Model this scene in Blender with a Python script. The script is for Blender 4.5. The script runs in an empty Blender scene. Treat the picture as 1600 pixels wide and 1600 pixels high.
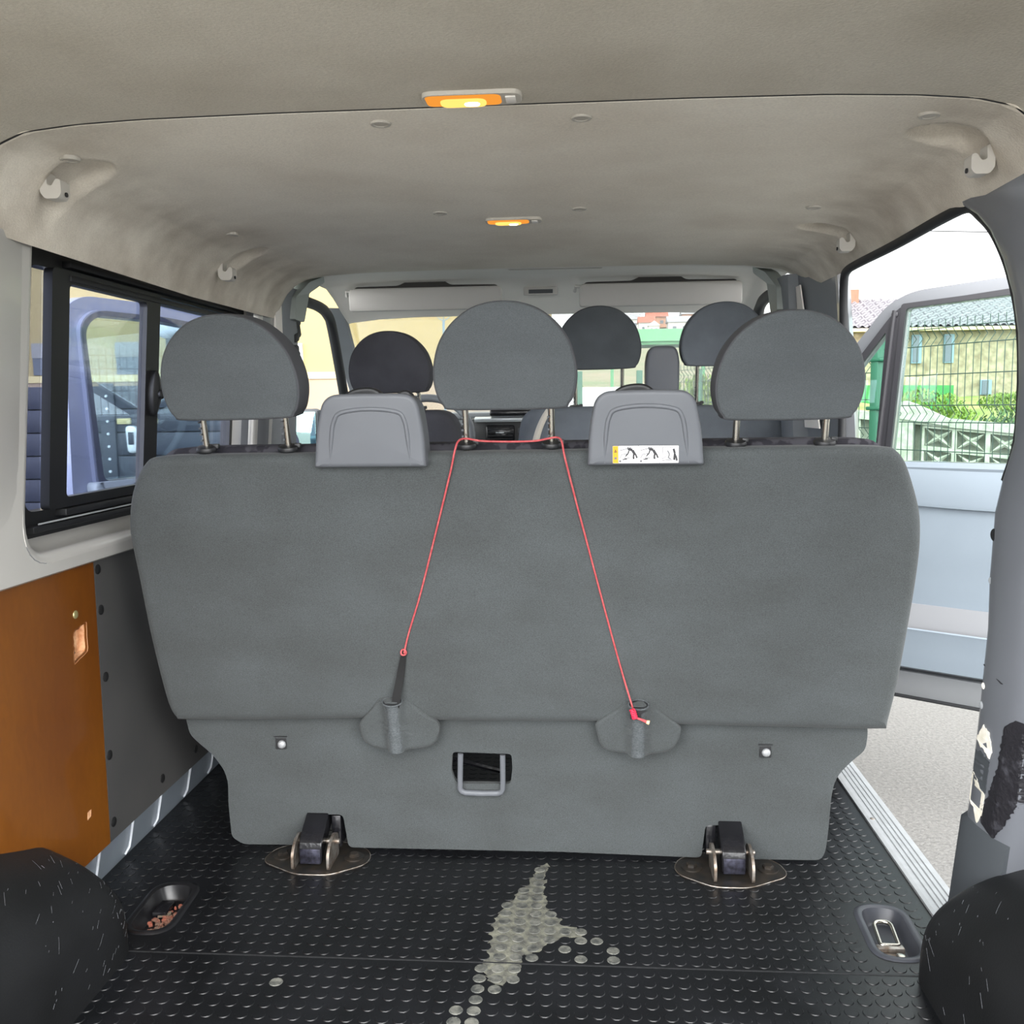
import bpy, bmesh, math, random
from mathutils import Vector, Matrix
from mathutils.geometry import tessellate_polygon
random.seed(7)
S = bpy.context.scene
COL = S.collection

# ------------------------------------------------------------------ camera
cam_data = bpy.data.cameras.new('camera')
cam_data.sensor_width = 36.0
cam_data.lens = 32.85
cam_data.clip_start = 0.02
cam_data.clip_end = 800
cam = bpy.data.objects.new('camera', cam_data)
COL.objects.link(cam)
cam.matrix_world = Matrix(((0.9972320734642962, 0.004144334364811075, 0.07423621856461496, 0.0),
                           (0.07330691796538201, 0.11199668022488918, -0.9910009280505345, 0.0),
                           (-0.012421249233365659, 0.9936999386692528, 0.11138287326248165, 1.02),
                           (0, 0, 0, 1)))
S.camera = cam

# ------------------------------------------------------------------ sky, sun, exposure
S.view_settings.view_transform = 'Standard'
S.view_settings.look = 'None'
S.view_settings.exposure = 0.0
S.view_settings.gamma = 1.0
S.view_settings.use_curve_mapping = False
world = bpy.data.worlds.new('overcast_sky')
S.world = world
world.use_nodes = True
wn = world.node_tree.nodes
wl = world.node_tree.links
wn.clear()
SKY_FRONT, SKY_REAR = 2.2, 10.0
def wnode(t, **kw):
    n = wn.new(t)
    for k, v in kw.items():
        setattr(n, k, v)
    return n
tc = wnode('ShaderNodeTexCoord')
sx = wnode('ShaderNodeSeparateXYZ')
wl.new(tc.outputs['Generated'], sx.inputs[0])
mr = wnode('ShaderNodeMapRange', interpolation_type='SMOOTHSTEP')     # sky made brighter behind the van, added to fill the interior
mr.inputs['From Min'].default_value = 0.25
mr.inputs['From Max'].default_value = -0.55
mr.inputs['To Min'].default_value = SKY_FRONT
mr.inputs['To Max'].default_value = SKY_REAR
wl.new(sx.outputs['Y'], mr.inputs['Value'])
nz = wnode('ShaderNodeTexNoise')
nz.inputs['Scale'].default_value = 2.2
nz.inputs['Detail'].default_value = 5
wl.new(tc.outputs['Generated'], nz.inputs['Vector'])
cr = wnode('ShaderNodeValToRGB')
cr.color_ramp.elements[0].position = 0.3
cr.color_ramp.elements[0].color = (0.965, 0.98, 1.0, 1)
cr.color_ramp.elements[1].position = 0.7
cr.color_ramp.elements[1].color = (1.0, 1.0, 0.99, 1)
wl.new(nz.outputs['Fac'], cr.inputs['Fac'])
bg = wnode('ShaderNodeBackground')
wl.new(cr.outputs['Color'], bg.inputs['Color'])
wl.new(mr.outputs['Result'], bg.inputs['Strength'])
wo = wnode('ShaderNodeOutputWorld')
wl.new(bg.outputs[0], wo.inputs[0])

sun_data = bpy.data.lights.new('sun', 'SUN')
sun_data.energy = 1.2
sun_data.angle = math.radians(40)
sun_data.color = (1.0, 0.97, 0.92)
sun = bpy.data.objects.new('sun', sun_data)
COL.objects.link(sun)
sun.rotation_euler = (math.radians(48), 0, math.radians(28))

# ------------------------------------------------------------------ helpers
OFF = {}          # world offset of every root / part, so shapes can be written in van coordinates

def lin(c):
    return tuple(((x / 255.0) / 12.92 if x / 255.0 <= 0.04045 else (((x / 255.0) + 0.055) / 1.055) ** 2.4) for x in c)

def tag(o, label=None, cat=None, group=None, kind=None):
    if label: o['label'] = label
    if cat: o['category'] = cat
    if group: o['group'] = group
    if kind: o['kind'] = kind
    return o

def empty(name, loc, label, cat, group=None, kind=None, rz=0.0, local=False):
    o = bpy.data.objects.new(name, None)
    COL.objects.link(o)
    o.empty_display_size = 0.1
    o.location = loc
    o.rotation_euler = (0, 0, rz)
    OFF[o.name] = Vector((0, 0, 0)) if local else Vector(loc)
    return tag(o, label, cat, group, kind)

class MB:
    """collects shapes and links them as ONE mesh object"""
    def __init__(s):
        s.v, s.f, s.m, s.cur = [], [], [], 0
    def add(s, vs, fs):
        b = len(s.v)
        s.v += [tuple(p) for p in vs]
        for q in fs:
            s.f.append(tuple(b + i for i in q)); s.m.append(s.cur)
        return s
    def mat(s, i):
        s.cur = i; return s
    def box(s, c, d, bev=0.0, rot=None, seg=2):
        bm = bmesh.new()
        bmesh.ops.create_cube(bm, size=1.0)
        for v in bm.verts:
            v.co = Vector((v.co.x * d[0], v.co.y * d[1], v.co.z * d[2]))
        if bev > 0:
            bmesh.ops.bevel(bm, geom=bm.edges[:], offset=bev, segments=seg, affect='EDGES', profile=0.5)
        M = Matrix.Translation(Vector(c)) @ (rot.to_4x4() if rot is not None else Matrix())
        bm.verts.index_update()
        s.add([M @ v.co for v in bm.verts], [[v.index for v in fc.verts] for fc in bm.faces])
        bm.free()
        return s
    def tube(s, path, r, n=8, cap=True):
        P = [Vector(p) for p in path]
        rr = r if isinstance(r, (list, tuple)) else [r] * len(P)
        up = None; rings = []
        for i, p in enumerate(P):
            t = (P[min(i + 1, len(P) - 1)] - P[max(i - 1, 0)]).normalized()
            if up is None:
                up = t.cross(Vector((0, 0, 1)))
                if up.length < 1e-3: up = t.cross(Vector((1, 0, 0)))
            up = (up - t * up.dot(t)).normalized()
            w = t.cross(up)
            rings.append([p + (up * math.cos(2 * math.pi * k / n) + w * math.sin(2 * math.pi * k / n)) * rr[i] for k in range(n)])
        vs = [q for rg in rings for q in rg]
        fs = []
        for i in range(len(P) - 1):
            for k in range(n):
                fs.append((i * n + k, i * n + (k + 1) % n, (i + 1) * n + (k + 1) % n, (i + 1) * n + k))
        if cap:
            fs.append(tuple(range(n))[::-1])
            fs.append(tuple((len(P) - 1) * n + k for k in range(n)))
        return s.add(vs, fs)
    def lathe(s, prof, c, ax=(0, 0, 1), n=20):
        ax = Vector(ax).normalized()
        u = ax.orthogonal().normalized(); w = ax.cross(u)
        vs, fs = [], []
        for (r, h) in prof:
            for k in range(n):
                a = 2 * math.pi * k / n
                vs.append(Vector(c) + ax * h + (u * math.cos(a) + w * math.sin(a)) * r)
        for i in range(len(prof) - 1):
            for k in range(n):
                fs.append((i * n + k, i * n + (k + 1) % n, (i + 1) * n + (k + 1) % n, (i + 1) * n + k))
        fs.append(tuple(range(n))[::-1])
        fs.append(tuple((len(prof) - 1) * n + k for k in range(n)))
        return s.add(vs, fs)
    def grid(s, fn, nu, nv):
        vs = [fn(i / nu, j / nv) for j in range(nv + 1) for i in range(nu + 1)]
        fs = [(j * (nu + 1) + i, j * (nu + 1) + i + 1, (j + 1) * (nu + 1) + i + 1, (j + 1) * (nu + 1) + i) for j in range(nv) for i in range(nu)]
        return s.add(vs, fs)
    def loft(s, secs, close=True, cap=False):
        n = len(secs[0]); vs = [p for q in secs for p in q]; fs = []
        for i in range(len(secs) - 1):
            for k in range(n if close else n - 1):
                fs.append((i * n + k, i * n + (k + 1) % n, (i + 1) * n + (k + 1) % n, (i + 1) * n + k))
        if cap:
            fs.append(tuple(range(n))[::-1]); fs.append(tuple((len(secs) - 1) * n + k for k in range(n)))
        return s.add(vs, fs)
    def slab(s, outline, mapf, d0, d1, holes=(), back=True):
        loops = [list(outline)] + [list(h) for h in holes]
        flat = [p for L in loops for p in L]
        tris = tessellate_polygon([[Vector((a, b, 0)) for a, b in L] for L in loops])
        n = len(flat)
        vs = [mapf(a, b, d0) for a, b in flat] + [mapf(a, b, d1) for a, b in flat]
        fs = [tuple(t) for t in tris]
        if back: fs += [tuple(n + i for i in t[::-1]) for t in tris]
        o = 0
        for L in loops:
            k = len(L)
            for i in range(k):
                fs.append((o + i, o + (i + 1) % k, n + o + (i + 1) % k, n + o + i))
            o += k
        return s.add(vs, fs)
    def pillow(s, outline, mapf, thick, r, puff=0.0, seg=4, rings=5, capback=True):
        """rounded cushion: back edge rounded by r, thickness `thick`, cap domed by puff"""
        ar = sum(outline[i][0] * outline[(i + 1) % len(outline)][1] - outline[(i + 1) % len(outline)][0] * outline[i][1] for i in range(len(outline)))
        sg = 1 if ar > 0 else -1
        n = len(outline)
        nr = []
        for i in range(n):
            a = Vector(outline[i - 1]); c = Vector(outline[(i + 1) % n])
            t = (c - a).normalized()
            nr.append(Vector((-t.y, t.x)) * sg)
        def ring(ins, d):
            return [mapf(outline[i][0] + nr[i].x * ins, outline[i][1] + nr[i].y * ins, d) for i in range(n)]
        secs = [ring(0, thick)]
        for k in range(seg + 1):
            a = math.pi / 2 * k / seg
            secs.append(ring(r * (1 - math.cos(a)), r * (1 - math.sin(a))))
        base = [(outline[i][0] + nr[i].x * r, outline[i][1] + nr[i].y * r) for i in range(n)]
        cx = sum(p[0] for p in base) / n; cy = sum(p[1] for p in base) / n
        for k in range(1, rings):
            t = 1 - k / rings
            secs.append([mapf(cx + (x - cx) * t, cy + (y - cy) * t, -puff * (1 - t * t)) for x, y in base])
        b0 = len(s.v)
        s.loft(secs)
        m = len(s.v)
        s.v.append(tuple(mapf(cx, cy, -puff)))
        last = b0 + (len(secs) - 1) * n
        for i in range(n):
            s.f.append((last + i, last + (i + 1) % n, m)); s.m.append(s.cur)
        if capback:
            s.f.append(tuple(b0 + i for i in range(n))[::-1]); s.m.append(s.cur)
        return s
    def build(s, name, mats, parent=None, smooth=40, label=None, local=False, cat=None, group=None, kind=None, flip=True):
        if not isinstance(mats, (list, tuple)): mats = [mats]
        if parent is not None:
            off = Vector((0, 0, 0)) if local else OFF[parent.name]
            loc = Vector((0, 0, 0))
        else:
            xs = [p[0] for p in s.v]; ys = [p[1] for p in s.v]; zs = [p[2] for p in s.v]
            off = Vector(((min(xs) + max(xs)) / 2, (min(ys) + max(ys)) / 2, min(zs)))
            loc = off
        me = bpy.data.meshes.new(name)
        me.from_pydata([(p[0] - off[0], p[1] - off[1], p[2] - off[2]) for p in s.v], [], s.f)
        for m in mats: me.materials.append(m)
        if len(mats) > 1: me.polygons.foreach_set('material_index', s.m)
        if flip:
            bm = bmesh.new(); bm.from_mesh(me)
            bmesh.ops.recalc_face_normals(bm, faces=bm.faces[:])
            bm.to_mesh(me); bm.free()
        if smooth:
            me.polygons.foreach_set('use_smooth', [True] * len(me.polygons))
            me.set_sharp_from_angle(angle=math.radians(smooth))
        o = bpy.data.objects.new(name, me)
        COL.objects.link(o)
        o.location = loc
        if parent is not None:
            o.parent = parent
        OFF[o.name] = Vector(off)
        return tag(o, label, cat, group, kind)

def kids(o):
    return [c for c in bpy.data.objects if c.parent == o]

def copy_tree(o, parent=None):
    c = o.copy(); COL.objects.link(c)
    if parent is not None: c.parent = parent
    OFF[c.name] = OFF.get(o.name, Vector((0, 0, 0)))
    for ch in kids(o): copy_tree(ch, c)
    return c

def crom(pts, n=6, closed=True):
    out = []; N = len(pts)
    rng = range(N if closed else N - 1)
    for i in rng:
        if closed: p0, p1, p2, p3 = (Vector(pts[(i + k) % N]) for k in (-1, 0, 1, 2))
        else: p0, p1, p2, p3 = (Vector(pts[min(max(i + k, 0), N - 1)]) for k in (-1, 0, 1, 2))
        for k in range(n):
            t = k / n
            out.append(tuple(0.5 * ((2 * p1) + (p2 - p0) * t + (2 * p0 - 5 * p1 + 4 * p2 - p3) * t * t + (3 * p1 - p0 - 3 * p2 + p3) * t ** 3)))
    if not closed: out.append(tuple(pts[-1]))
    return out

def rpoly(pts, r, seg=5):
    """polygon with rounded corners; r a number or a list"""
    out = []; N = len(pts)
    for i in range(N):
        p = Vector(pts[i]); a = Vector(pts[i - 1]); c = Vector(pts[(i + 1) % N])
        rr = r[i] if isinstance(r, (list, tuple)) else r
        if rr <= 0: out.append(tuple(p)); continue
        d1 = (a - p); d2 = (c - p)
        k = min(rr, d1.length * 0.49, d2.length * 0.49)
        s0 = p + d1.normalized() * k; s1 = p + d2.normalized() * k
        for j in range(seg + 1):
            t = j / seg
            out.append(tuple(s0 * (1 - t) ** 2 + p * 2 * t * (1 - t) + s1 * t * t))
    return out

def resample(pts, step):
    out = []; N = len(pts)
    for i in range(N):
        a = Vector(pts[i]); b = Vector(pts[(i + 1) % N])
        m = max(1, int((b - a).length / step))
        for k in range(m): out.append(tuple(a + (b - a) * (k / m)))
    return out

# ------------------------------------------------------------------ materials
def mat(name, rgb, rough=0.6, metal=0.0, var=0.0, vscale=6.0, bump=0.0, bscale=200.0, spec=0.5, rgb2=None, detail=6, stretch=(1, 1, 1), sheen=0.0, coat=0.0, bump2=0.0, b2scale=10.0, lo=0.35, hi=0.65, rvar=0.0, grain=0.0, gscale=330.0):
    m = bpy.data.materials.new(name); m.use_nodes = True
    N = m.node_tree.nodes; L = m.node_tree.links
    b = N['Principled BSDF']
    c = lin(rgb)
    b.inputs['Base Color'].default_value = (*c, 1)
    b.inputs['Roughness'].default_value = rough
    b.inputs['Metallic'].default_value = metal
    b.inputs['Specular IOR Level'].default_value = spec
    if sheen: b.inputs['Sheen Weight'].default_value = sheen
    if coat: b.inputs['Coat Weight'].default_value = coat
    tcn = N.new('ShaderNodeTexCoord'); mp = N.new('ShaderNodeMapping')
    mp.inputs['Scale'].default_value = stretch
    L.new(tcn.outputs['Object'], mp.inputs[0])
    if var or rgb2 is not None:
        n = N.new('ShaderNodeTexNoise'); n.inputs['Scale'].default_value = vscale; n.inputs['Detail'].default_value = detail
        L.new(mp.outputs[0], n.inputs['Vector'])
        r = N.new('ShaderNodeValToRGB')
        r.color_ramp.elements[0].position = lo; r.color_ramp.elements[1].position = hi
        c2 = lin(rgb2) if rgb2 is not None else tuple(x * (1 + var) for x in c)
        c1 = c if rgb2 is not None else tuple(x * (1 - var) for x in c)
        r.color_ramp.elements[0].color = (*c1, 1); r.color_ramp.elements[1].color = (*c2, 1)
        L.new(n.outputs['Fac'], r.inputs[0]); L.new(r.outputs[0], b.inputs['Base Color'])
        if rvar:
            q = N.new('ShaderNodeMapRange'); q.inputs['To Min'].default_value = rough - rvar; q.inputs['To Max'].default_value = rough + rvar
            L.new(n.outputs['Fac'], q.inputs['Value']); L.new(q.outputs[0], b.inputs['Roughness'])
    if grain:      # woven speckle
        mg = N.new('ShaderNodeMapping'); mg.inputs['Scale'].default_value = (0.7, 1, 1.5)
        L.new(tcn.outputs['Object'], mg.inputs[0])
        n = N.new('ShaderNodeTexNoise'); n.inputs['Scale'].default_value = gscale; n.inputs['Detail'].default_value = 2
        L.new(mg.outputs[0], n.inputs['Vector'])
        r = N.new('ShaderNodeValToRGB')
        r.color_ramp.elements[0].position = 0.32; r.color_ramp.elements[1].position = 0.68
        r.color_ramp.elements[0].color = (1 - grain, 1 - grain, 1 - grain, 1); r.color_ramp.elements[1].color = (1 + grain, 1 + grain, 1 + grain, 1)
        L.new(n.outputs['Fac'], r.inputs[0])
        mx = N.new('ShaderNodeMix'); mx.data_type = 'RGBA'; mx.blend_type = 'MULTIPLY'; mx.inputs[0].default_value = 1.0
        if b.inputs['Base Color'].links: L.new(b.inputs['Base Color'].links[0].from_socket, mx.inputs[6])
        else: mx.inputs[6].default_value = (*c, 1)
        L.new(r.outputs[0], mx.inputs[7]); L.new(mx.outputs[2], b.inputs['Base Color'])
    nrm = None
    for (amt, sc) in ((bump2, b2scale), (bump, bscale)):
        if amt:
            n = N.new('ShaderNodeTexNoise'); n.inputs['Scale'].default_value = sc; n.inputs['Detail'].default_value = 3
            L.new(mp.outputs[0], n.inputs['Vector'])
            bp = N.new('ShaderNodeBump'); bp.inputs['Strength'].default_value = amt; bp.inputs['Distance'].default_value = 0.5 / sc if sc > 50 else 0.02
            L.new(n.outputs['Fac'], bp.inputs['Height'])
            if nrm is not None: L.new(nrm, bp.inputs['Normal'])
            nrm = bp.outputs[0]
    if nrm is not None: L.new(nrm, b.inputs['Normal'])
    return m

def glass(name, tint, gloss=0.06, rough=0.0):
    m = bpy.data.materials.new(name); m.use_nodes = True
    N = m.node_tree.nodes; L = m.node_tree.links; N.clear()
    t = N.new('ShaderNodeBsdfTransparent'); t.inputs[0].default_value = (*tint, 1)
    g = N.new('ShaderNodeBsdfGlossy'); g.inputs['Roughness'].default_value = rough; g.inputs[0].default_value = (1, 1, 1, 1)
    fr = N.new('ShaderNodeFresnel'); fr.inputs[0].default_value = 1.45
    ml = N.new('ShaderNodeMath'); ml.operation = 'MULTIPLY'; ml.inputs[1].default_value = gloss / 0.06
    L.new(fr.outputs[0], ml.inputs[0])
    x = N.new('ShaderNodeMixShader'); o = N.new('ShaderNodeOutputMaterial')
    L.new(ml.outputs[0], x.inputs[0]); L.new(t.outputs[0], x.inputs[1]); L.new(g.outputs[0], x.inputs[2]); L.new(x.outputs[0], o.inputs[0])
    return m

def emit(name, rgb, k):
    m = bpy.data.materials.new(name); m.use_nodes = True
    N = m.node_tree.nodes; L = m.node_tree.links; N.clear()
    e = N.new('ShaderNodeEmission'); e.inputs[0].default_value = (*rgb, 1); e.inputs[1].default_value = k
    o = N.new('ShaderNodeOutputMaterial'); L.new(e.outputs[0], o.inputs[0])
    return m

M = {}
M['fabric'] = mat('seat_fabric', (67, 70, 70), 0.95, rgb2=(75, 79, 80), vscale=5, detail=12, bump=0.55, bscale=420, spec=0.12, sheen=0.08, stretch=(1, 1, 1.8), bump2=0.04, b2scale=9, lo=0.3, hi=0.72, grain=0.2, gscale=560)
M['fabric_head'] = mat('headrest_fabric', (79, 83, 85), 0.95, var=0.06, vscale=9, bump=0.45, bscale=480, spec=0.12, sheen=0.08, stretch=(0.7, 1, 2.0), grain=0.15, gscale=620)
M['fabric_side'] = mat('headrest_side_cloth', (78, 79, 83), 0.8, var=0.04, vscale=20, bump=0.15, bscale=600, spec=0.3)
M['fabric_dark'] = mat('front_seat_cloth', (103, 108, 113), 0.95, var=0.12, vscale=9, bump=0.4, bscale=300, spec=0.15)
M['fabric_black'] = mat('driver_seat_cloth', (72, 72, 76), 0.95, var=0.12, vscale=9, bump=0.4, bscale=300, spec=0.15)
M['grey_plastic'] = mat('grey_plastic', (95, 98, 103), 0.5, var=0.02, vscale=12, bump=0.08, bscale=900)
M['grey_trim'] = mat('grey_pillar_plastic', (122, 126, 130), 0.6, var=0.03, vscale=8, bump=0.08, bscale=700)
M['dark_trim'] = mat('dark_grey_plastic', (62, 66, 70), 0.55, var=0.05, vscale=8, bump=0.08, bscale=700)
M['sky_tint_trim'] = mat('sky_tinted_grey_door_trim', (123, 133, 142), 0.55, var=0.02, vscale=5, bump=0.06, bscale=800)  # grey trim with the blue of the reflected sky put into its colour
M['black'] = mat('black_plastic', (26, 27, 29), 0.45, var=0.1, vscale=12, bump=0.05, bscale=500)
M['rubber'] = mat('black_rubber_seal', (33, 34, 36), 0.6, var=0.1, vscale=14)
M['gloss_black'] = mat('glossy_black_steel', (22, 22, 25), 0.22, var=0.2, vscale=30, bump2=0.1, b2scale=40)
M['chrome'] = mat('plated_steel_rod', (190, 186, 176), 0.25, 1.0, var=0.05, vscale=60)
M['bare_metal'] = mat('worn_zinc_plated_steel', (170, 166, 160), 0.4, 0.8, rgb2=(120, 105, 92), vscale=60)
M['alu'] = mat('ribbed_aluminium', (159, 161, 163), 0.45, 0.35, var=0.05, vscale=40)
M['paint'] = mat('silver_body_paint', (192, 190, 185), 0.3, 0.25, var=0.03, vscale=4, coat=0.4, bump2=0.02, b2scale=14)
M['paint_dark'] = mat('primer_grey_body_paint', (107, 110, 116), 0.35, 0.2, var=0.05, vscale=5, coat=0.3)
M['paint_out'] = mat('silver_door_paint', (116, 118, 122), 0.3, 0.3, coat=0.5)
M['paint_blue'] = mat('blue_silver_door_paint', (119, 127, 151), 0.3, 0.2, coat=0.5)
M['headliner'] = mat('headliner_felt', (234, 228, 214), 0.95, rgb2=(220, 212, 197), vscale=4.0, detail=12, bump=0.5, bscale=260, spec=0.1, lo=0.42, hi=0.72, grain=0.06)
M['headliner_rear'] = mat('darkened_rear_headliner_felt', (205, 199, 185), 0.95, rgb2=(184, 177, 162), vscale=3.5, detail=12, bump=0.5, bscale=260, spec=0.1, lo=0.4, hi=0.75, grain=0.06)  # same felt, shade put into the colour to offset the bright rear light
M['headliner_cab'] = mat('cab_headliner_plastic', (236, 232, 224), 0.85, var=0.03, vscale=4, bump=0.1, bscale=300, spec=0.2)
M['visor'] = mat('visor_vinyl', (190, 187, 182), 0.7, var=0.02, vscale=6, bump=0.1, bscale=400)
M['hook'] = mat('ivory_hook_plastic', (199, 195, 186), 0.5)
M['clip_grey'] = mat('headliner_clip_plastic', (186, 181, 170), 0.6)
M['floor'] = mat('black_rubber_floor', (13, 14, 16), 0.36, spec=0.5, rgb2=(20, 21, 24), vscale=9, detail=8, bump=0.12, bscale=300, bump2=0.05, b2scale=18, rvar=0.12)
M['floor_worn'] = mat('worn_grey_stud_tops', (58, 60, 58), 0.7, rgb2=(108, 108, 101), vscale=70, detail=8, bump=0.4, bscale=300)
M['floor_patch'] = mat('rubbed_through_floor_backing', (115, 115, 102), 0.9, rgb2=(69, 69, 65), vscale=60, detail=9, bump=0.6, bscale=260)
M['pan_dirt'] = mat('rusty_grit', (152, 84, 66), 0.95, rgb2=(104, 94, 80), vscale=60, bump=0.6, bscale=260)
M['gray_board'] = mat('grey_hardboard', (60, 60, 60), 0.45, rgb2=(72, 71, 70), vscale=3, detail=8, bump=0.05, bscale=300)
M['arch'] = mat('black_moulded_wheel_arch', (11, 12, 13), 0.5, rgb2=(19, 20, 22), vscale=6, detail=10, bump=0.15, bscale=260)
M['scratch'] = mat('pale_scuff', (84, 86, 90), 0.8)
M['kick'] = mat('blue_grey_painted_sill', (118, 126, 134), 0.4, var=0.08, vscale=12, coat=0.2)
M['rib'] = mat('pale_sill_seam', (200, 204, 212), 0.4)
M['cord'] = mat('red_cord', (168, 60, 66), 0.7, rgb2=(180, 88, 88), vscale=160)
M['cord_end'] = mat('frayed_cord_core', (232, 200, 150), 0.9)
M['webbing'] = mat('black_webbing', (15, 15, 16), 0.85, bump=0.5, bscale=500)
M['belt_pale'] = mat('pale_seat_belt_webbing', (196, 190, 176), 0.7)
M['white'] = mat('white_label', (238, 238, 238), 0.5)
M['orange'] = mat('orange_label_panel', (240, 160, 30), 0.5)
M['ink'] = mat('label_ink', (52, 52, 54), 0.6)
M['ink_soft'] = mat('label_ink_pale', (110, 110, 112), 0.6)
M['wood_raw'] = mat('raw_splintered_plywood', (214, 168, 128), 0.9, rgb2=(180, 124, 84), vscale=80, bump=0.4, bscale=200)
M['screw'] = mat('brass_screw', (190, 180, 130), 0.35, 0.7)
M['tape'] = mat('torn_black_tape', (26, 25, 30), 0.55, rgb2=(60, 60, 66), vscale=50, detail=9, bump=0.5, bscale=120, lo=0.55, hi=0.75)
M['cream'] = mat('cream_filler', (214, 208, 190), 0.7, rgb2=(236, 232, 222), vscale=40)
M['glass_clear'] = glass('clear_glass', (0.97, 0.99, 0.98), 0.04)
M['glass_green'] = glass('green_tinted_glass', (0.86, 0.97, 0.95), 0.03)
M['glass_tint'] = glass('smoked_window_glass', (0.55, 0.58, 0.68), 0.02)
M['glass_mid'] = glass('smoked_sliding_glass', (0.80, 0.83, 0.92), 0.02)
M['mirror'] = mat('mirror_glass', (170, 205, 205), 0.05, 1.0)
M['asphalt'] = mat('pale_asphalt', (119, 118, 115), 0.95, rgb2=(101, 100, 98), vscale=60, detail=10, bump=0.8, bscale=90)
M['lens'] = emit('lamp_lens_glow', (1.0, 0.36, 0.05), 0.95)
M['lens_hot'] = emit('lamp_lens_hot_glow', (1.0, 0.60, 0.14), 1.5)
M['bulb'] = emit('lamp_bulb_glow', (1.0, 0.80, 0.45), 14.0)
M['fence_green'] = mat('green_coated_steel', (9, 73, 50), 0.45)
M['wire'] = mat('dark_green_wire', (33, 51, 41), 0.5)
M['concrete'] = mat('cast_concrete', (148, 149, 136), 0.95, rgb2=(122, 127, 110), vscale=14, detail=9, bump=0.4, bscale=60)
M['stone'] = mat('rubble_stone_wall', (146, 137, 114), 0.95, rgb2=(116, 106, 86), vscale=3.5, detail=10, bump=0.5, bscale=60)
M['tiles'] = mat('slate_blue_roof_tiles', (81, 91, 98), 0.7, var=0.1, vscale=8)
M['tiles_red'] = mat('red_clay_roof', (140, 83, 65), 0.8, var=0.1, vscale=3)
M['leaf'] = mat('fresh_green_leaves', (74, 103, 27), 0.7, rgb2=(101, 121, 38), vscale=4)
M['leaf_dark'] = mat('dark_green_leaves', (39, 65, 27), 0.7, rgb2=(60, 88, 35), vscale=4)
M['grass'] = mat('grass_bank', (101, 117, 51), 0.95, rgb2=(140, 135, 81), vscale=1.2, detail=9, bump=0.6, bscale=60)
M['tarp'] = mat('bright_green_netting', (41, 106, 50), 0.8, var=0.1, vscale=6)
M['beige'] = mat('beige_render', (141, 127, 87), 0.9, var=0.03, vscale=0.6)
M['beige_band'] = mat('pale_yellow_band', (177, 164, 119), 0.9)
M['plinth'] = mat('pinkish_stone_plinth', (139, 123, 103), 0.9, var=0.05, vscale=0.8)
M['shutter'] = mat('grey_roller_shutter', (119, 119, 115), 0.7)
M['dark_glass'] = mat('dark_window_pane', (58, 66, 74), 0.2)
M['blue_frame'] = mat('blue_grey_window_frame', (96, 118, 130), 0.6)
M['navy'] = mat('navy_dropside_paint', (34, 39, 52), 0.5, var=0.1, vscale=3)
M['silver'] = mat('silver_fitting', (198, 202, 206), 0.35, 0.5)
M['car_white'] = mat('white_car_paint', (180, 182, 183), 0.25, coat=0.5)
M['white_wall'] = mat('white_house_wall', (172, 169, 164), 0.9)
M['brick_wall'] = mat('brick_house_wall', (148, 110, 88), 0.9, var=0.1, vscale=1)
M['hill'] = mat('town_hillside', (102, 115, 81), 0.95, rgb2=(133, 123, 101), vscale=0.15, detail=8)
M['globe'] = mat('white_globe_glass', (226, 232, 240), 0.2)
M['pattern'] = mat('patterned_upholstery', (44, 43, 48), 0.9, rgb2=(66, 65, 70), vscale=38, detail=2, bump=0.4, bscale=500, spec=0.15, lo=0.46, hi=0.52)
M['cord_bright'] = mat('bright_red_cord', (232, 40, 70), 0.65)
M['steel_face'] = mat('scratched_black_steel', (70, 70, 84), 0.28, 0.7, rgb2=(40, 40, 48), vscale=90, detail=8, bump2=0.1, b2scale=60)
M['anchor_black'] = mat('black_anchor_steel', (34, 34, 34), 0.35, 0.3, rgb2=(52, 46, 40), vscale=40, detail=8)
M['pan_black'] = mat('black_pan_plastic', (24, 24, 26), 0.3, var=0.2, vscale=20)
M['pan_grey'] = mat('grey_pan_rim', (57, 59, 65), 0.4, var=0.15, vscale=20)
M['visor_dark'] = mat('dark_visor_recess', (70, 68, 66), 0.8)
M['fabric_black2'] = mat('charcoal_headrest_cloth', (79, 83, 86), 0.95, var=0.1, vscale=9, bump=0.4, bscale=300, spec=0.15)
M['dash_top'] = mat('pale_grey_dash_top', (119, 123, 127), 0.5)
M['pocket_grey'] = mat('pale_grey_pocket_recess', (140, 141, 144), 0.55)
M['door_sill'] = mat('grey_door_foot', (119, 121, 123), 0.5, var=0.03, vscale=5)
M['paint_blue_in'] = mat('dark_blue_grey_window_rubber', (52, 58, 74), 0.5)
M['lens_grad'] = M['lens']
M['fabric_pale'] = mat('rubbed_paler_seat_cloth', (82, 86, 88), 0.95, var=0.08, vscale=30, bump=0.3, bscale=420, spec=0.12, grain=0.25)
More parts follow.
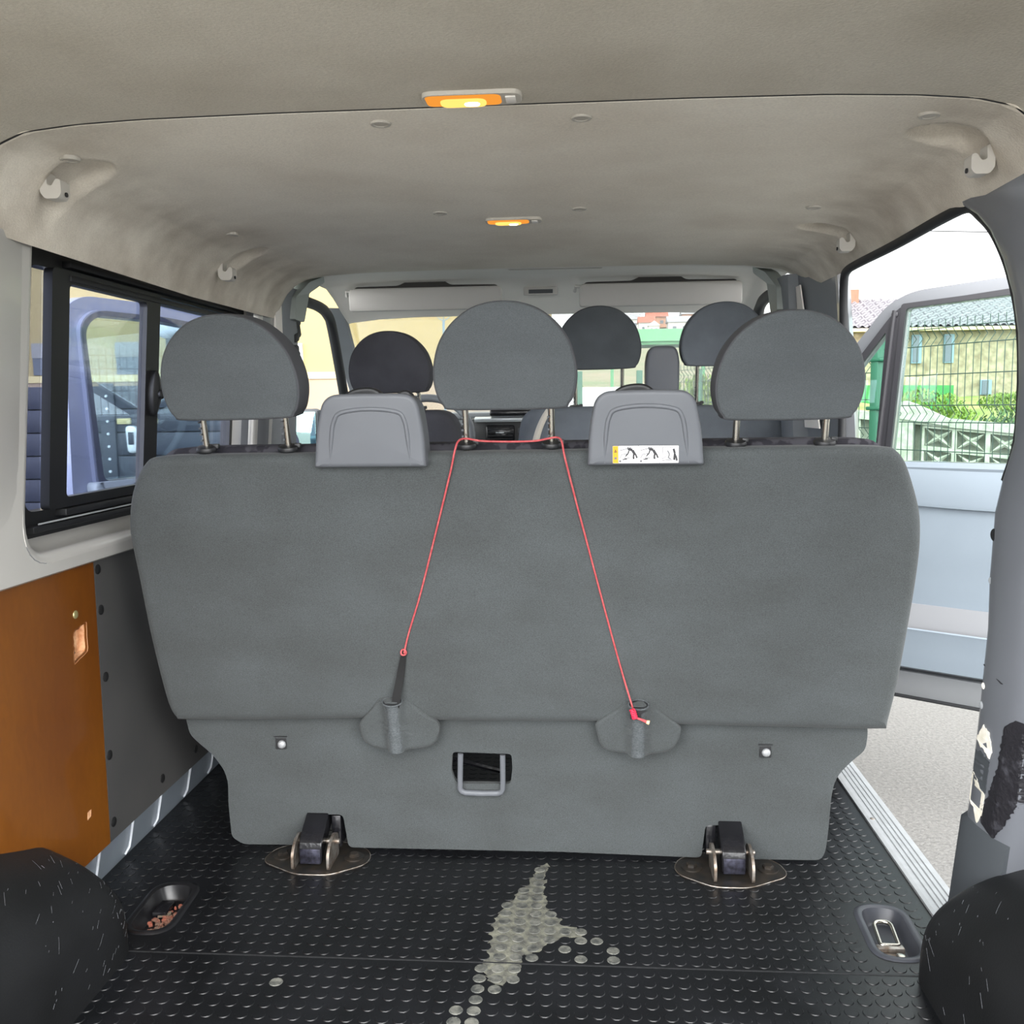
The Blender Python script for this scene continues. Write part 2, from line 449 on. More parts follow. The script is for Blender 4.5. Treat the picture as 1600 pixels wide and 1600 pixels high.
def plywood_mat():
    m = mat('orange_varnished_plywood', (120, 72, 18), 0.36, rgb2=(100, 54, 11), vscale=2.2, detail=10, stretch=(1, 1, 0.55), coat=0.4, lo=0.35, hi=0.7)
    N = m.node_tree.nodes; L = m.node_tree.links; b = N['Principled BSDF']
    tcn = N.new('ShaderNodeTexCoord'); mp = N.new('ShaderNodeMapping'); mp.inputs['Scale'].default_value = (1, 14, 5); mp.inputs['Rotation'].default_value = (0.5, 0, 0)
    n = N.new('ShaderNodeTexNoise'); n.inputs['Scale'].default_value = 3; n.inputs['Detail'].default_value = 6; n.inputs['Distortion'].default_value = 1.5
    L.new(tcn.outputs['Object'], mp.inputs[0]); L.new(mp.outputs[0], n.inputs['Vector'])
    src = b.inputs['Base Color'].links[0].from_socket
    mx = N.new('ShaderNodeMix'); mx.data_type = 'RGBA'; mx.blend_type = 'MULTIPLY'; mx.inputs[0].default_value = 0.65
    L.new(src, mx.inputs[6])
    r = N.new('ShaderNodeValToRGB'); r.color_ramp.elements[0].color = (0.6, 0.55, 0.5, 1); r.color_ramp.elements[1].color = (1.15, 1.15, 1.15, 1)
    L.new(n.outputs['Fac'], r.inputs[0]); L.new(r.outputs[0], mx.inputs[7]); L.new(mx.outputs[2], b.inputs['Base Color'])
    return m
M['plywood'] = plywood_mat()
def tile_mat():
    m = M['tiles']; N = m.node_tree.nodes; L = m.node_tree.links; b = N['Principled BSDF']
    tcn = N.new('ShaderNodeTexCoord'); mp = N.new('ShaderNodeMapping'); mp.inputs['Scale'].default_value = (3.4, 2.6, 2.6)
    br = N.new('ShaderNodeTexBrick'); br.inputs['Scale'].default_value = 1.0; br.inputs['Mortar Size'].default_value = 0.08; br.inputs['Color1'].default_value = (*lin((116, 114, 116)), 1); br.inputs['Color2'].default_value = (*lin((106, 105, 108)), 1); br.inputs['Mortar'].default_value = (*lin((78, 74, 80)), 1)
    br.inputs['Row Height'].default_value = 0.5; br.inputs['Brick Width'].default_value = 1.0
    L.new(tcn.outputs['Object'], mp.inputs[0]); L.new(mp.outputs[0], br.inputs['Vector']); L.new(br.outputs[0], b.inputs['Base Color'])
tile_mat()
def stone_mat():
    m = M['stone']; N = m.node_tree.nodes; L = m.node_tree.links; b = N['Principled BSDF']
    tcn = N.new('ShaderNodeTexCoord'); vo = N.new('ShaderNodeTexVoronoi'); vo.inputs['Scale'].default_value = 7.0
    L.new(tcn.outputs['Object'], vo.inputs['Vector'])
    src = b.inputs['Base Color'].links[0].from_socket
    r = N.new('ShaderNodeValToRGB'); r.color_ramp.elements[0].color = (1.15, 1.12, 1.05, 1); r.color_ramp.elements[1].color = (0.72, 0.70, 0.66, 1); r.color_ramp.elements[1].position = 0.75
    mx = N.new('ShaderNodeMix'); mx.data_type = 'RGBA'; mx.blend_type = 'MULTIPLY'; mx.inputs[0].default_value = 0.8
    L.new(vo.outputs['Distance'], r.inputs[0]); L.new(src, mx.inputs[6]); L.new(r.outputs[0], mx.inputs[7]); L.new(mx.outputs[2], b.inputs['Base Color'])
stone_mat()
M['brown'] = mat('brown_stem', (92, 74, 54), 0.9)
M['tarp_dark'] = mat('dark_green_sheet_roof', (84, 140, 96), 0.7)
M['tiles_grey'] = mat('grey_roof', (128, 128, 130), 0.8)
M['dark_glass_pale'] = mat('pale_car_glass', (150, 166, 170), 0.15)

M['door_rubber'] = mat('charcoal_door_window_frame', (40, 39, 43), 0.5)
M['lamp_bezel'] = mat('beige_lamp_bezel', (196, 191, 179), 0.5)
M['pillar_head'] = mat('pale_grey_green_pillar_head', (150, 157, 152), 0.5)
M['clip_black'] = mat('black_push_clip', (13, 13, 14), 0.6)
def grime_shade(m, x0, x1, rgb):
    """edge dirt on the felt, mixed with painted shade that tones down the bright sides"""
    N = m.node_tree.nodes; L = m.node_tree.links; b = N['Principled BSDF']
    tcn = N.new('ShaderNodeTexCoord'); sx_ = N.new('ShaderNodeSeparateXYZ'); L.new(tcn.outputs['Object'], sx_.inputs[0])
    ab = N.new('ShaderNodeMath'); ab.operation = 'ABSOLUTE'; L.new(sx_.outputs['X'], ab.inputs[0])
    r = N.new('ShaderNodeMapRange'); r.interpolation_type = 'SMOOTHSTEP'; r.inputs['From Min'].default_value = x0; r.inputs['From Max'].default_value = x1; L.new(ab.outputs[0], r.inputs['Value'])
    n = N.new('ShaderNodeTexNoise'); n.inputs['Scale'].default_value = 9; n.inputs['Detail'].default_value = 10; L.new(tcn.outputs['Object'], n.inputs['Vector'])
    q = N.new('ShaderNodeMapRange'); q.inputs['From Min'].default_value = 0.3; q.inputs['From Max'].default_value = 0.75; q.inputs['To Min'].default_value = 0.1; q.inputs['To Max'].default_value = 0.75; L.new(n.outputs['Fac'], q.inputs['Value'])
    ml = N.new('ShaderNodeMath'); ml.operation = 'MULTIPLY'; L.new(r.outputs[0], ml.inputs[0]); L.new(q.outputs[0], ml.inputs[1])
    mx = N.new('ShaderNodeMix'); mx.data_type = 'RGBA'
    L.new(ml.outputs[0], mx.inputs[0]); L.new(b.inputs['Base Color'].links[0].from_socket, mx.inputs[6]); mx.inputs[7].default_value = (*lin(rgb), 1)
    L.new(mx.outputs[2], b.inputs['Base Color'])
grime_shade(M['headliner'], 0.50, 0.76, (150, 138, 122))  # dirty edges, also painted darker where the side band is lit too brightly

# outlines of the bench in metres (x across the van, z up)
BACKREST = [(-0.89, 0.343), (-0.907, 0.387), (-0.916, 0.54), (-0.917, 0.677), (-0.918, 0.754), (-0.915, 0.794), (-0.901, 0.848), (-0.881, 0.889),
    (-0.858, 0.92), (-0.833, 0.932), (-0.755, 0.935), (-0.501, 0.936), (-0.131, 0.937), (0.228, 0.94), (0.461, 0.941), (0.559, 0.939), (0.583, 0.932),
    (0.603, 0.908), (0.625, 0.858), (0.64, 0.814), (0.647, 0.777), (0.651, 0.725), (0.651, 0.646), (0.648, 0.55), (0.643, 0.443), (0.633, 0.342), (0.597,
    0.341), (0.208, 0.346), (0.027, 0.351), (-0.301, 0.349), (-0.482, 0.352), (-0.71, 0.345)]
SKIRT = [(-0.816, 0.033), (-0.813, 0.123), (-0.807, 0.178), (-0.812, 0.209), (-0.833, 0.247), (-0.863, 0.278), (-0.88, 0.298), (-0.884, 0.342),
    (-0.881, 0.366), (-0.152, 0.375), (0.598, 0.369), (0.604, 0.317), (0.602, 0.283), (0.575, 0.255), (0.553, 0.227), (0.543, 0.2), (0.54, 0.168), (0.54,
    0.08), (0.538, 0.03), (0.53, 0.007), (0.491, 0.006), (0.357, 0.005), (0.342, 0.091), (0.272, 0.091), (0.266, 0.006), (-0.045, 0.013), (-0.541, 0.012),
    (-0.547, 0.099), (-0.628, 0.098), (-0.657, 0.016), (-0.791, 0.014)]
HOLE = [(-0.287, 0.264), (-0.292, 0.216), (-0.286, 0.195), (-0.278, 0.185), (-0.16, 0.186), (-0.155, 0.226), (-0.156, 0.261)]
POCKET_L = [(-0.426, 0.41), (-0.38, 0.41), (-0.357, 0.394), (-0.331, 0.369), (-0.307, 0.348), (-0.309, 0.319), (-0.318, 0.3), (-0.336, 0.289),
    (-0.376, 0.283), (-0.416, 0.281), (-0.446, 0.285), (-0.471, 0.298), (-0.479, 0.317), (-0.482, 0.342), (-0.47, 0.361), (-0.449, 0.385)]
POCKET_R = [(0.096, 0.408), (0.136, 0.409), (0.16, 0.388), (0.185, 0.366), (0.207, 0.344), (0.204, 0.317), (0.193, 0.296), (0.177, 0.286), (0.136,
    0.279), (0.102, 0.279), (0.054, 0.287), (0.038, 0.3), (0.031, 0.325), (0.028, 0.351), (0.048, 0.371), (0.075, 0.393)]

# ================================================================== THE SETTING
def sstep(a, b, x):
    t = min(1, max(0, (x - a) / (b - a))); return t * t * (3 - 2 * t)
def interp(tab, x):
    if x <= tab[0][0]: return tab[0][1]
    for (x0, y0), (x1, y1) in zip(tab, tab[1:]):
        if x <= x1:
            t = (x - x0) / (x1 - x0); return y0 + (y1 - y0) * t
    return tab[-1][1]

# ---- studded rubber floor with two tie-down recesses
def rrect(cx, cy, w, l, r, ang=0.0, seg=6):
    p = rpoly([(-w / 2, -l / 2), (w / 2, -l / 2), (w / 2, l / 2), (-w / 2, l / 2)], r, seg)
    ca, sa = math.cos(ang), math.sin(ang)
    return [(cx + x * ca - y * sa, cy + x * sa + y * ca) for x, y in p]
PAN_L = (-0.868, 1.772, 0.078, 0.176, 0.037, 0.05)
PAN_R = (0.592, 1.757, 0.078, 0.172, 0.037, -0.05)
fl = MB()
fl.slab([(-1.056, 0.75), (0.70, 0.75), (0.70, 2.95), (-1.056, 2.95)], lambda a, b, d: (a, b, -d), 0.0, 0.02, holes=[rrect(*PAN_L), rrect(*PAN_R)])
PITCH = 0.0303
ANCH = [(-0.603, 1.985), (0.322, 1.975)]
WORN = [(-0.187, 1.754), (-0.15, 1.83), (-0.112, 1.93), (-0.086, 2.0), (-0.075, 2.0), (-0.085, 1.90), (-0.07, 1.80), (-0.035, 1.75), (-0.005, 1.735), (0.0, 1.715),
        (-0.06, 1.69), (-0.085, 1.655), (-0.115, 1.64), (-0.118, 1.60), (-0.125, 1.56), (-0.16, 1.545), (-0.187, 1.60), (-0.178, 1.66)]
def inside(p, poly):
    x, y = p; r = False; j = len(poly) - 1
    for i in range(len(poly)):
        xi, yi = poly[i]; xj, yj = poly[j]
        if (yi > y) != (yj > y) and x < (xj - xi) * (y - yi) / (yj - yi) + xi: r = not r
        j = i
    return r
K = 14
ring = [(math.cos(2 * math.pi * k / K), math.sin(2 * math.pi * k / K)) for k in range(K)]
rnd = random.Random(3)
rows = []
yy = 1.616 - 0.019
while yy > 0.95: rows.append(yy); yy -= PITCH
yy = 1.616 + 0.019
while yy < 2.92: rows.append(yy); yy += PITCH
for yy in rows:
    for i in range(57):
        x = -1.035 + i * PITCH
        if x > 0.682: continue
        skip = False
        for P in (PAN_L, PAN_R):
            if abs(x - P[0]) < P[2] / 2 + 0.024 and abs(yy - P[1]) < P[3] / 2 + 0.024: skip = True
        if skip: continue
        worn = inside((x, yy), WORN) or (abs(x + 0.185 - (yy - 1.5) * 0.25) < 0.03 and yy < 1.62 and rnd.random() < 0.9) or \
               (-0.30 < x < 0.06 and 1.60 < yy < 1.70 and x > -0.16 and rnd.random() < 0.55) or (abs(x + 0.56 - (yy - 1.5) * 0.3) < 0.02 and yy < 1.66 and rnd.random() < 0.12)
        fl.mat(1 if worn else 0)
        r1, r2, h = 0.0124, 0.0113, 0.0013
        vs = [(x + c * r1, yy + s_ * r1, 0.0001) for c, s_ in ring] + [(x + c * r2, yy + s_ * r2, h) for c, s_ in ring]
        fs = [(k, (k + 1) % K, K + (k + 1) % K, K + k) for k in range(K)] + [tuple(K + k for k in range(K))]
        fl.add(vs, fs)
fl.mat(0)
floor = fl.build('floor', [M['floor'], M['floor_worn']], smooth=25, kind='structure', flip=False,
                 label='black rubber floor with round studs and one worn grey patch')
wp = []
pts = resample(WORN, 0.007)
for (x, yy) in pts:
    wp.append((x + rnd.uniform(-0.006, 0.006), yy + rnd.uniform(-0.006, 0.006)))
MB().slab(wp, lambda a, b, d: (a, b, 0.0003 + d), 0.0, 0.0002).build('worn_patch', M['floor_patch'], floor, smooth=0)
fm = MB()
fm.box((-0.18, 1.616, 0.0004), (1.7, 0.0035, 0.0008))
fm.box((0.645, 1.40, 0.0004), (0.003, 0.43, 0.0008))
fm.build('mat_seam', M['rubber'], floor, smooth=0)
# cab floor ahead of the step, and the front bulkhead below the windscreen
MB().box((-0.15, 3.68, -0.14), (1.9, 1.5, 0.02)).box((-0.15, 2.95, -0.06), (1.9, 0.02, 0.18)).build('floor', M['rubber'], kind='structure')
MB().box((-0.15, 4.45, 0.35), (1.95, 0.06, 1.1)).build('wall_front', M['dark_trim'], kind='structure')

# ---- headliner
PLR = [(0, 1.452), (.3, 1.452), (.5, 1.450), (.60, 1.446), (.68, 1.438), (.72, 1.422), (.742, 1.394), (.758, 1.355), (.77, 1.302)]
PL = [(0, 1.452), (.3, 1.450), (.45, 1.447), (.55, 1.443), (.63, 1.432), (.69, 1.412), (.725, 1.387), (.752, 1.350), (.77, 1.302)]
PR = [(0, 1.452), (.3, 1.452), (.5, 1.45), (.62, 1.445), (.70, 1.438), (.75, 1.426), (.785, 1.398), (.812, 1.36)]
PC = [(0, 1.452), (.5, 1.45), (.65, 1.444), (.76, 1.432), (.82, 1.41), (.86, 1.38)]
DY = [(0.7, 0.0), (1.40, 0.0), (2.2, -0.012), (2.8, -0.008), (2.98, -0.002), (3.03, 0.004), (3.10, 0.024), (3.40, 0.026), (3.50, 0.0), (3.60, -0.035), (3.72, -0.072)]
SCOOP = [(-0.845, 1.565), (-0.845, 2.335), (0.575, 1.555), (0.57, 2.275)]
def ceil_z(x, y):
    xp = abs(x + 0.15)
    side = interp(PLR, xp) * (1 - sstep(1.42, 1.60, y)) + interp(PL, xp) * sstep(1.42, 1.60, y) if x < -0.15 else interp(PR, xp)
    z = side + (interp(PC, xp) - side) * sstep(2.78, 3.02, y) + interp(DY, y)
    for (sx_, sy_) in SCOOP:
        e = ((x - sx_) / 0.068) ** 2 + ((y - sy_) / 0.05) ** 2
        if e < 1: z += 0.024 * (1 - sstep(0.45, 1.0, e))
    return z
def dense(a, b, n): return [a + (b - a) * i / n for i in range(n + 1)]
xs = dense(-0.9205, -0.72, 36) + dense(-0.70, 0.40, 36) + dense(0.42, 0.663, 40)
def ceil_grid(ys, xs=xs):
    m = MB()
    vs = [(x, yv, ceil_z(x, yv)) for yv in ys for x in xs]
    n = len(xs)
    m.add(vs, [(j * n + i, j * n + i + 1, (j + 1) * n + i + 1, (j + 1) * n + i) for j in range(len(ys) - 1) for i in range(n - 1)])
    return m
g = ceil_grid(dense(0.72, 1.392, 30), xs + [0.70, 0.74, 0.79])
g.grid(lambda u, v: (-0.9205 + 1.5835 * u, 1.392 + 0.004 * v, ceil_z(-0.9205 + 1.5835 * u, 1.392) + 0.02 * v), 60, 1)
sm = MB(); sm.loft([[(x, 1.3945, ceil_z(x, 1.395) + 0.0005) for x in xs], [(x, 1.3995, ceil_z(x, 1.395) + 0.0005) for x in xs]], close=False)
sm.build('trim_17', M['rubber'], smooth=0, kind='structure')  # dark strip added in the open seam gap to stand in for its shade
g.build('ceiling', M['headliner_rear'], smooth=60, kind='structure', label='rear headliner panel of grey-beige felt holding the nearer lit lamp')
ys = dense(1.403, 1.54, 14) + dense(1.55, 1.68, 16) + dense(1.72, 2.18, 12) + dense(2.21, 2.42, 26) + dense(2.46, 2.96, 12)
g = ceil_grid(ys)
# rolled rear lip of this panel along the seam
g.grid(lambda u, v: (-0.9205 + 1.5835 * u, 1.403 - 0.006 * math.sin(v * 1.57), ceil_z(-0.9205 + 1.5835 * u, 1.403) + 0.012 * (1 - math.cos(v * 1.57))), 60, 5)
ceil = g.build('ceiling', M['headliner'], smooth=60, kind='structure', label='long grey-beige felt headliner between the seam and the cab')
ceil_grid(dense(2.96, 3.72, 40)).build('ceiling', M['headliner_cab'], smooth=60, kind='structure', label='pale cab headliner above the windscreen')
# shallow oblong depression in the front edge of the headliner
MB().pillow(rpoly([(-0.235, 0.0), (-0.222, 0.11), (0.055, 0.11), (0.075, 0.0)], 0.03), lambda a, b, d: (a, 3.02 + b, ceil_z(a, 3.02 + b) - 0.003 + d), 0.012, 0.004, 0.0).build('trim_1', M['clip_grey'], kind='structure')
# roof skin over it all
MB().box((-0.15, 2.3, 1.56), (1.9, 3.1, 0.02)).build('roof', M['paint'], kind='structure')

# ---- left wall: painted inner skin with the window opening
def lx(z): return -0.985 + 0.0917 * (z - 0.72)
hole_l = rpoly([(1.575, 0.765), (2.70, 0.765), (2.70, 1.325), (1.585, 1.325)], [0.085, 0.06, 0.04, 0.05], 8)
wl_ = MB()
wl_.slab([(0.72, 0.722), (2.93, 0.722), (2.93, 1.40), (0.72, 1.40)], lambda a, b, d: (lx(b) - d, a, b), 0.0, 0.002, holes=[rpoly([(1.575 - .022, .765 - .022), (2.722, .765 - .022), (2.722, 1.387), (1.585 - .022, 1.387)], [0.10, 0.08, 0.06, 0.07], 8)], back=False)
def lring(off, dep):
    h = rpoly([(1.575 + off, 0.765 + off), (2.70 - off, 0.765 + off), (2.70 - off, 1.365 - off), (1.585 + off, 1.365 - off)], [max(.02, 0.085 - off), 0.06, 0.04, 0.05], 8)
    return [(lx(b) - dep, a, b) for a, b in h]
secs2 = [lring(-0.022 + 0.022 * math.sin(math.pi / 2 * k / 6), 0.022 * (1 - math.cos(math.pi / 2 * k / 6))) for k in range(7)]
secs2 += [lring(0.010, 0.040), lring(0.024, 0.062)]
wl_.loft(secs2)
# the sill's lower lip and the skin behind the panels
prof = [(-0.985, 0.722), (-0.990, 0.718), (-1.012, 0.716), (-1.03, 0.70), (-1.035, 0.112), (-1.040, 0.10), (-1.056, 0.0)]
wl_.loft([[(x, 0.72, z) for x, z in prof], [(x, 2.93, z) for x, z in prof]], close=False)
wall_left = wl_.build('wall_left', M['paint'], smooth=50, kind='structure', label='silver painted inner wall with the pillar left of the sliding window')
# vertical rounded face of the near pillar
MB().loft([[(lx(z) + 0.0 + 0.022 * math.sin(math.pi * t) * sstep(0.80, 0.96, z) - 0.001, 1.20 + 0.345 * t, z) for t in dense(0, 1, 12)] for z in dense(0.80, 1.312, 12)], close=False).build('trim_2', M['paint'], smooth=60, kind='structure')
# kick strip at the foot of the wall
kb = MB()
kb.loft([[(-1.032, yv, 0.118), (-1.036, yv, 0.108), (-1.050, yv, 0.012), (-1.056, yv, 0.0)] for yv in (0.8, 2.9)], close=False)
kick = kb.build('baseboard_left', M['kick'], smooth=30, kind='structure')
for yv in (1.70, 1.843, 1.994, 2.139, 2.314, 2.474):
    MB().tube([(-1.030, yv, 0.112), (-1.044, yv, 0.04), (-1.046, yv - 0.004, 0.022), (-1.05, yv - 0.02, 0.010)], 0.0032, 6).build('seam_rib', M['rib'], kick)

# ---- sliding side window
w1 = empty('window_1', (-1.02, 2.13, 0.79), 'black framed sliding side window with smoked panes on the left wall', 'window', kind='structure')
def wx(z, d=0.0): return -1.040 + 0.085 * (z - 0.80) - d
fo = rpoly([(1.585, 0.772), (2.72, 0.772), (2.72, 1.365), (1.585, 1.365)], 0.05)
fi = rpoly([(1.650, 0.835), (2.66, 0.835), (2.66, 1.290), (1.650, 1.290)], 0.035)
MB().slab(fo, lambda a, b, d: (wx(b, d), a, b), -0.006, 0.022, holes=[fi]).build('window_frame', M['black'], w1, smooth=30)
rails = MB()
rails.box((wx(1.262, -0.012), 2.24, 1.276), (0.03, 0.95, 0.012), 0.002)
rails.box((wx(1.285, -0.014), 2.24, 1.303), (0.024, 0.95, 0.014), 0.002)
rails.box((wx(0.838, -0.012), 2.24, 0.826), (0.032, 0.97, 0.014), 0.002)
rails.box((wx(0.815, -0.010), 2.20, 0.803), (0.03, 1.10, 0.012), 0.002)
rails.build('slide_rail', M['black'], w1, smooth=30)
hl = MB()
hl.tube([(wx(0.822, -0.028), 1.66, 0.814), (wx(0.822, -0.028), 2.70, 0.814)], 0.0018, 6)
hl.build('rail_trim', M['silver'], w1)
sash = MB()
so = rpoly([(1.706, 0.835), (2.156, 0.835), (2.156, 1.290), (1.706, 1.290)], 0.012)
si = rpoly([(1.766, 0.855), (2.090, 0.855), (2.090, 1.266), (1.766, 1.266)], 0.012)
sash.slab(so, lambda a, b, d: (wx(b, d), a, b), -0.022, -0.004, holes=[si])
sa = sash.build('sliding_sash', M['black'], w1, smooth=30)
MB().slab(si, lambda a, b, d: (wx(b, d), a, b), -0.012, -0.009).build('pane', M['glass_mid'], sa, smooth=0)
MB().slab([(1.64, 0.83), (1.72, 0.83), (1.72, 1.295), (1.64, 1.295)], lambda a, b, d: (wx(b, d), a, b), 0.004, 0.007).build('fixed_pane', M['glass_tint'], w1, smooth=0)
MB().slab([(2.13, 0.83), (2.67, 0.83), (2.67, 1.295), (2.13, 1.295)], lambda a, b, d: (wx(b, d), a, b), 0.004, 0.007).build('fixed_pane', M['glass_mid'], w1, smooth=0)
lt = MB()
lt.pillow(crom([(2.118, 1.01), (2.135, 1.03), (2.148, 1.065), (2.135, 1.10), (2.118, 1.115), (2.107, 1.09), (2.103, 1.06), (2.107, 1.03)], 4), lambda a, b, d: (wx(b, -0.038) - d, a, b), 0.02, 0.006, 0.004)
lt.lathe([(0.011, 0), (0.011, 0.008), (0.006, 0.011)], (wx(1.06, -0.038), 2.125, 1.06), (1, 0, 0), 14)
lt.build('latch', M['black'], w1, smooth=50)

# ---- C pillar and B pillar on the left
cp = MB()
cp.loft([[(lx(z) - 0.03, 2.68, z), (lx(z) - 0.01, 2.71, z), (lx(z) + 0.01, 2.76, z), (lx(z) + 0.012, 2.80, z), (lx(z) - 0.02, 2.84, z), (lx(z) - 0.09, 2.86, z)] for z in dense(0.0, 1.42, 14)], close=False)
cp.build('trim_3', M['paint_out'], smooth=60, kind='structure', label='bright body-colour pillar behind the sliding window')
def bpillar(sign, name, ext):
    # sign -1: left, +1: right; x measured from the van's centre line
    def X(xp): return -0.15 + sign * xp
    m = MB()
    m.loft([[(X(0.86 - 0.06 * max(0, z - 0.75)), 2.86, z), (X(0.795 - 0.055 * max(0, z - 0.75)), 2.87, z), (X(0.785 - 0.055 * max(0, z - 0.75)), 2.90, z),
             (X(0.785 - 0.055 * max(0, z - 0.75)), 2.99, z), (X(0.80 - 0.055 * max(0, z - 0.75)), 3.02, z), (X(0.87 - 0.06 * max(0, z - 0.75)), 3.03, z)] for z in dense(-0.1, 1.40, 16)], close=False)
    p = m.build(name, M['grey_trim'], smooth=40, kind='structure', label=ext)
    t = MB()   # flared head of the pillar cover reaching the headliner
    o = [(2.90, 1.30), (3.00, 1.30), (3.07, 1.40), (3.16, 1.445), (3.12, 1.46), (3.02, 1.43), (2.92, 1.37)]
    t.slab(rpoly(o, 0.01, 2), lambda a, b, d: (X(0.745 - max(0, b - 1.40) * 0.6 + d), a, b), -0.008, 0.03)
    t.build('pillar_head', M['pillar_head'], p, smooth=30)
    s_ = MB()
    s_.box((X(0.776), 2.945, 1.20), (0.006, 0.02, 0.10)); s_.box((X(0.772), 2.945, 1.32), (0.006, 0.012, 0.03))
    s_.build('belt_slot', M['black'], p)
    return p
bl = bpillar(-1, 'trim_4', 'grey plastic pillar cover behind the front left door')
br = bpillar(1, 'trim_5', 'grey plastic pillar cover beside the open front passenger door')
MB().slab(rpoly([(2.80, 1.02), (2.86, 1.02), (2.86, 1.40), (2.80, 1.36)], 0.008, 2), lambda a, b, d: (-0.915 - d, a, b), 0.0, 0.02).build('trim_6', M['headliner_cab'], smooth=30, kind='structure')

# ---- right wall: rear pillar of the sliding door opening
RE = [(0.700, 1.762, 0.0), (0.700, 1.736, 0.10), (0.700, 1.688, 0.30), (0.700, 1.660, 0.488), (0.700, 1.643, 0.63), (0.700, 1.645, 0.72), (0.700, 1.636, 0.833), (0.700, 1.613, 0.889),
      (0.695, 1.566, 0.955), (0.687, 1.543, 1.047), (0.681, 1.540, 1.126), (0.676, 1.553, 1.187), (0.671, 1.581, 1.245), (0.666, 1.623, 1.298), (0.663, 1.670, 1.332), (0.661, 1.720, 1.356)]
def re_sec(p):
    x, yv, z = p
    w = 1.0 if z > 0.9 else 0.0
    return [(x + 0.12, yv + 0.03, z), (x + 0.02, yv + 0.004, z), (x + 0.006, yv, z), (x, yv - 0.004, z), (x - 0.004, yv - 0.018, z), (x - 0.003, yv - 0.05, z),
            (x + 0.004, yv - 0.10, z), (x + 0.020, yv - 0.135, z), (x + 0.085, yv - 0.16, z), (x + 0.105, yv - 0.22, z), (x + 0.105, 0.74, z)]
rp = MB()
lowcut = 0.26
body = list(RE) + [(0.660, 1.76, 1.38), (0.655, 1.78, 1.43)]
rp.loft([re_sec(p) for p in body], close=False)
wall_right = rp.build('wall_right', M['paint_dark'], smooth=45, kind='structure', label='scuffed grey metal pillar between the side door opening and the right wheel arch')
# lower plastic step of the pillar
lp = MB()
def low_sec(p):
    return [(a - 0.006, b + 0.006 if i < 4 else b, c) for i, (a, b, c) in enumerate(re_sec(p))]
lp.loft([low_sec((0.700, 1.762, 0.0)), low_sec((0.700, 1.736, 0.10)), low_sec((0.700, 1.700, 0.265)), [(a + 0.012, b - 0.006, c + 0.012) for a, b, c in low_sec((0.700, 1.698, 0.268))]], close=False)
lp.build('pillar_foot', M['dark_trim'], wall_right, smooth=40)
def onpil(z, s, lift=0.0015):
    """point on the pillar's inner face, s metres behind its front edge"""
    x = interp([(p[2], p[0]) for p in RE], z); yv = interp([(p[2], p[1]) for p in RE], z)
    sec = re_sec((x, yv, z)); 
    for (a, b, c), (a2, b2, c2) in zip(sec[3:], sec[4:]):
        if b2 <= yv - 0.004 - s <= b:
            t = (b - (yv - 0.004 - s)) / (b - b2)
            return (a + (a2 - a) * t - lift, yv - 0.004 - s, z)
    return (x - lift, yv - s, z)
tape_edges = resample([(0.055, 0.285), (0.10, 0.27), (0.115, 0.31), (0.145, 0.38), (0.165, 0.455), (0.160, 0.50), (0.130, 0.485), (0.112, 0.502), (0.090, 0.475), (0.085, 0.40), (0.068, 0.34), (0.055, 0.31)], 0.006)
# ragged rows across the strip so that it follows the rounded metal
rows_t = []
for zz in dense(0.272, 0.498, 60):
    xs_ = []
    for (a0, b0), (a1, b1) in zip(tape_edges, tape_edges[1:] + tape_edges[:1]):
        if (b0 - zz) * (b1 - zz) < 0: xs_.append(a0 + (a1 - a0) * (zz - b0) / (b1 - b0))
    if len(xs_) >= 2: rows_t.append((zz, min(xs_) + rnd.uniform(-.003, .003), max(xs_) + rnd.uniform(-.003, .003)))
tp = MB()
tp.loft([[onpil(zz, a + (b - a) * t, 0.0022 - 0.0012 * abs(2 * t - 1)) for t in dense(0, 1, 14)] for zz, a, b in rows_t], close=False)
tp.build('torn_tape', M['tape'], wall_right, smooth=0)
for nm, pl_, mt in (('chipped_filler', [(0.012, 0.43), (0.032, 0.462), (0.052, 0.452), (0.066, 0.425), (0.062, 0.41), (0.03, 0.42)], 'cream'),
                    ('chipped_filler', [(0.006, 0.365), (0.030, 0.355), (0.060, 0.338), (0.060, 0.30), (0.050, 0.278), (0.030, 0.30), (0.008, 0.31)], 'cream'),
                    ('bare_patch', [(0.012, 0.41), (0.062, 0.405), (0.062, 0.34), (0.012, 0.36)], 'dark_trim')):
    q = resample(pl_, 0.005); q = [(a + rnd.uniform(-.0015, .0015), b + rnd.uniform(-.003, .003)) for a, b in q]
    MB().slab(q, lambda a, b, d: onpil(b, a, 0.0006 + d), 0.0, 0.0008).build(nm, M[mt], wall_right, smooth=0)
for nm, z, s, r, mt in (('hole_plug', 0.795, 0.012, 0.011, 'black'), ('rivet', 0.715, 0.010, 0.006, 'silver'), ('rivet', 0.528, 0.014, 0.006, 'cream'), ('rivet', 0.492, 0.014, 0.007, 'silver')):
    MB().lathe([(r, 0), (r, 0.001), (r * 0.7, 0.002)], onpil(z, s, -0.001), (-1, -0.2, 0), 16).build(nm, M[mt], wall_right, smooth=50)
MB().tube([onpil(z, 0.004, 0.001) for z in (0.565, 0.5645)] + [onpil(0.55, 0.07, 0.001), onpil(0.545, 0.20, 0.001)], 0.0012, 5).build('panel_joint', M['rubber'], wall_right)
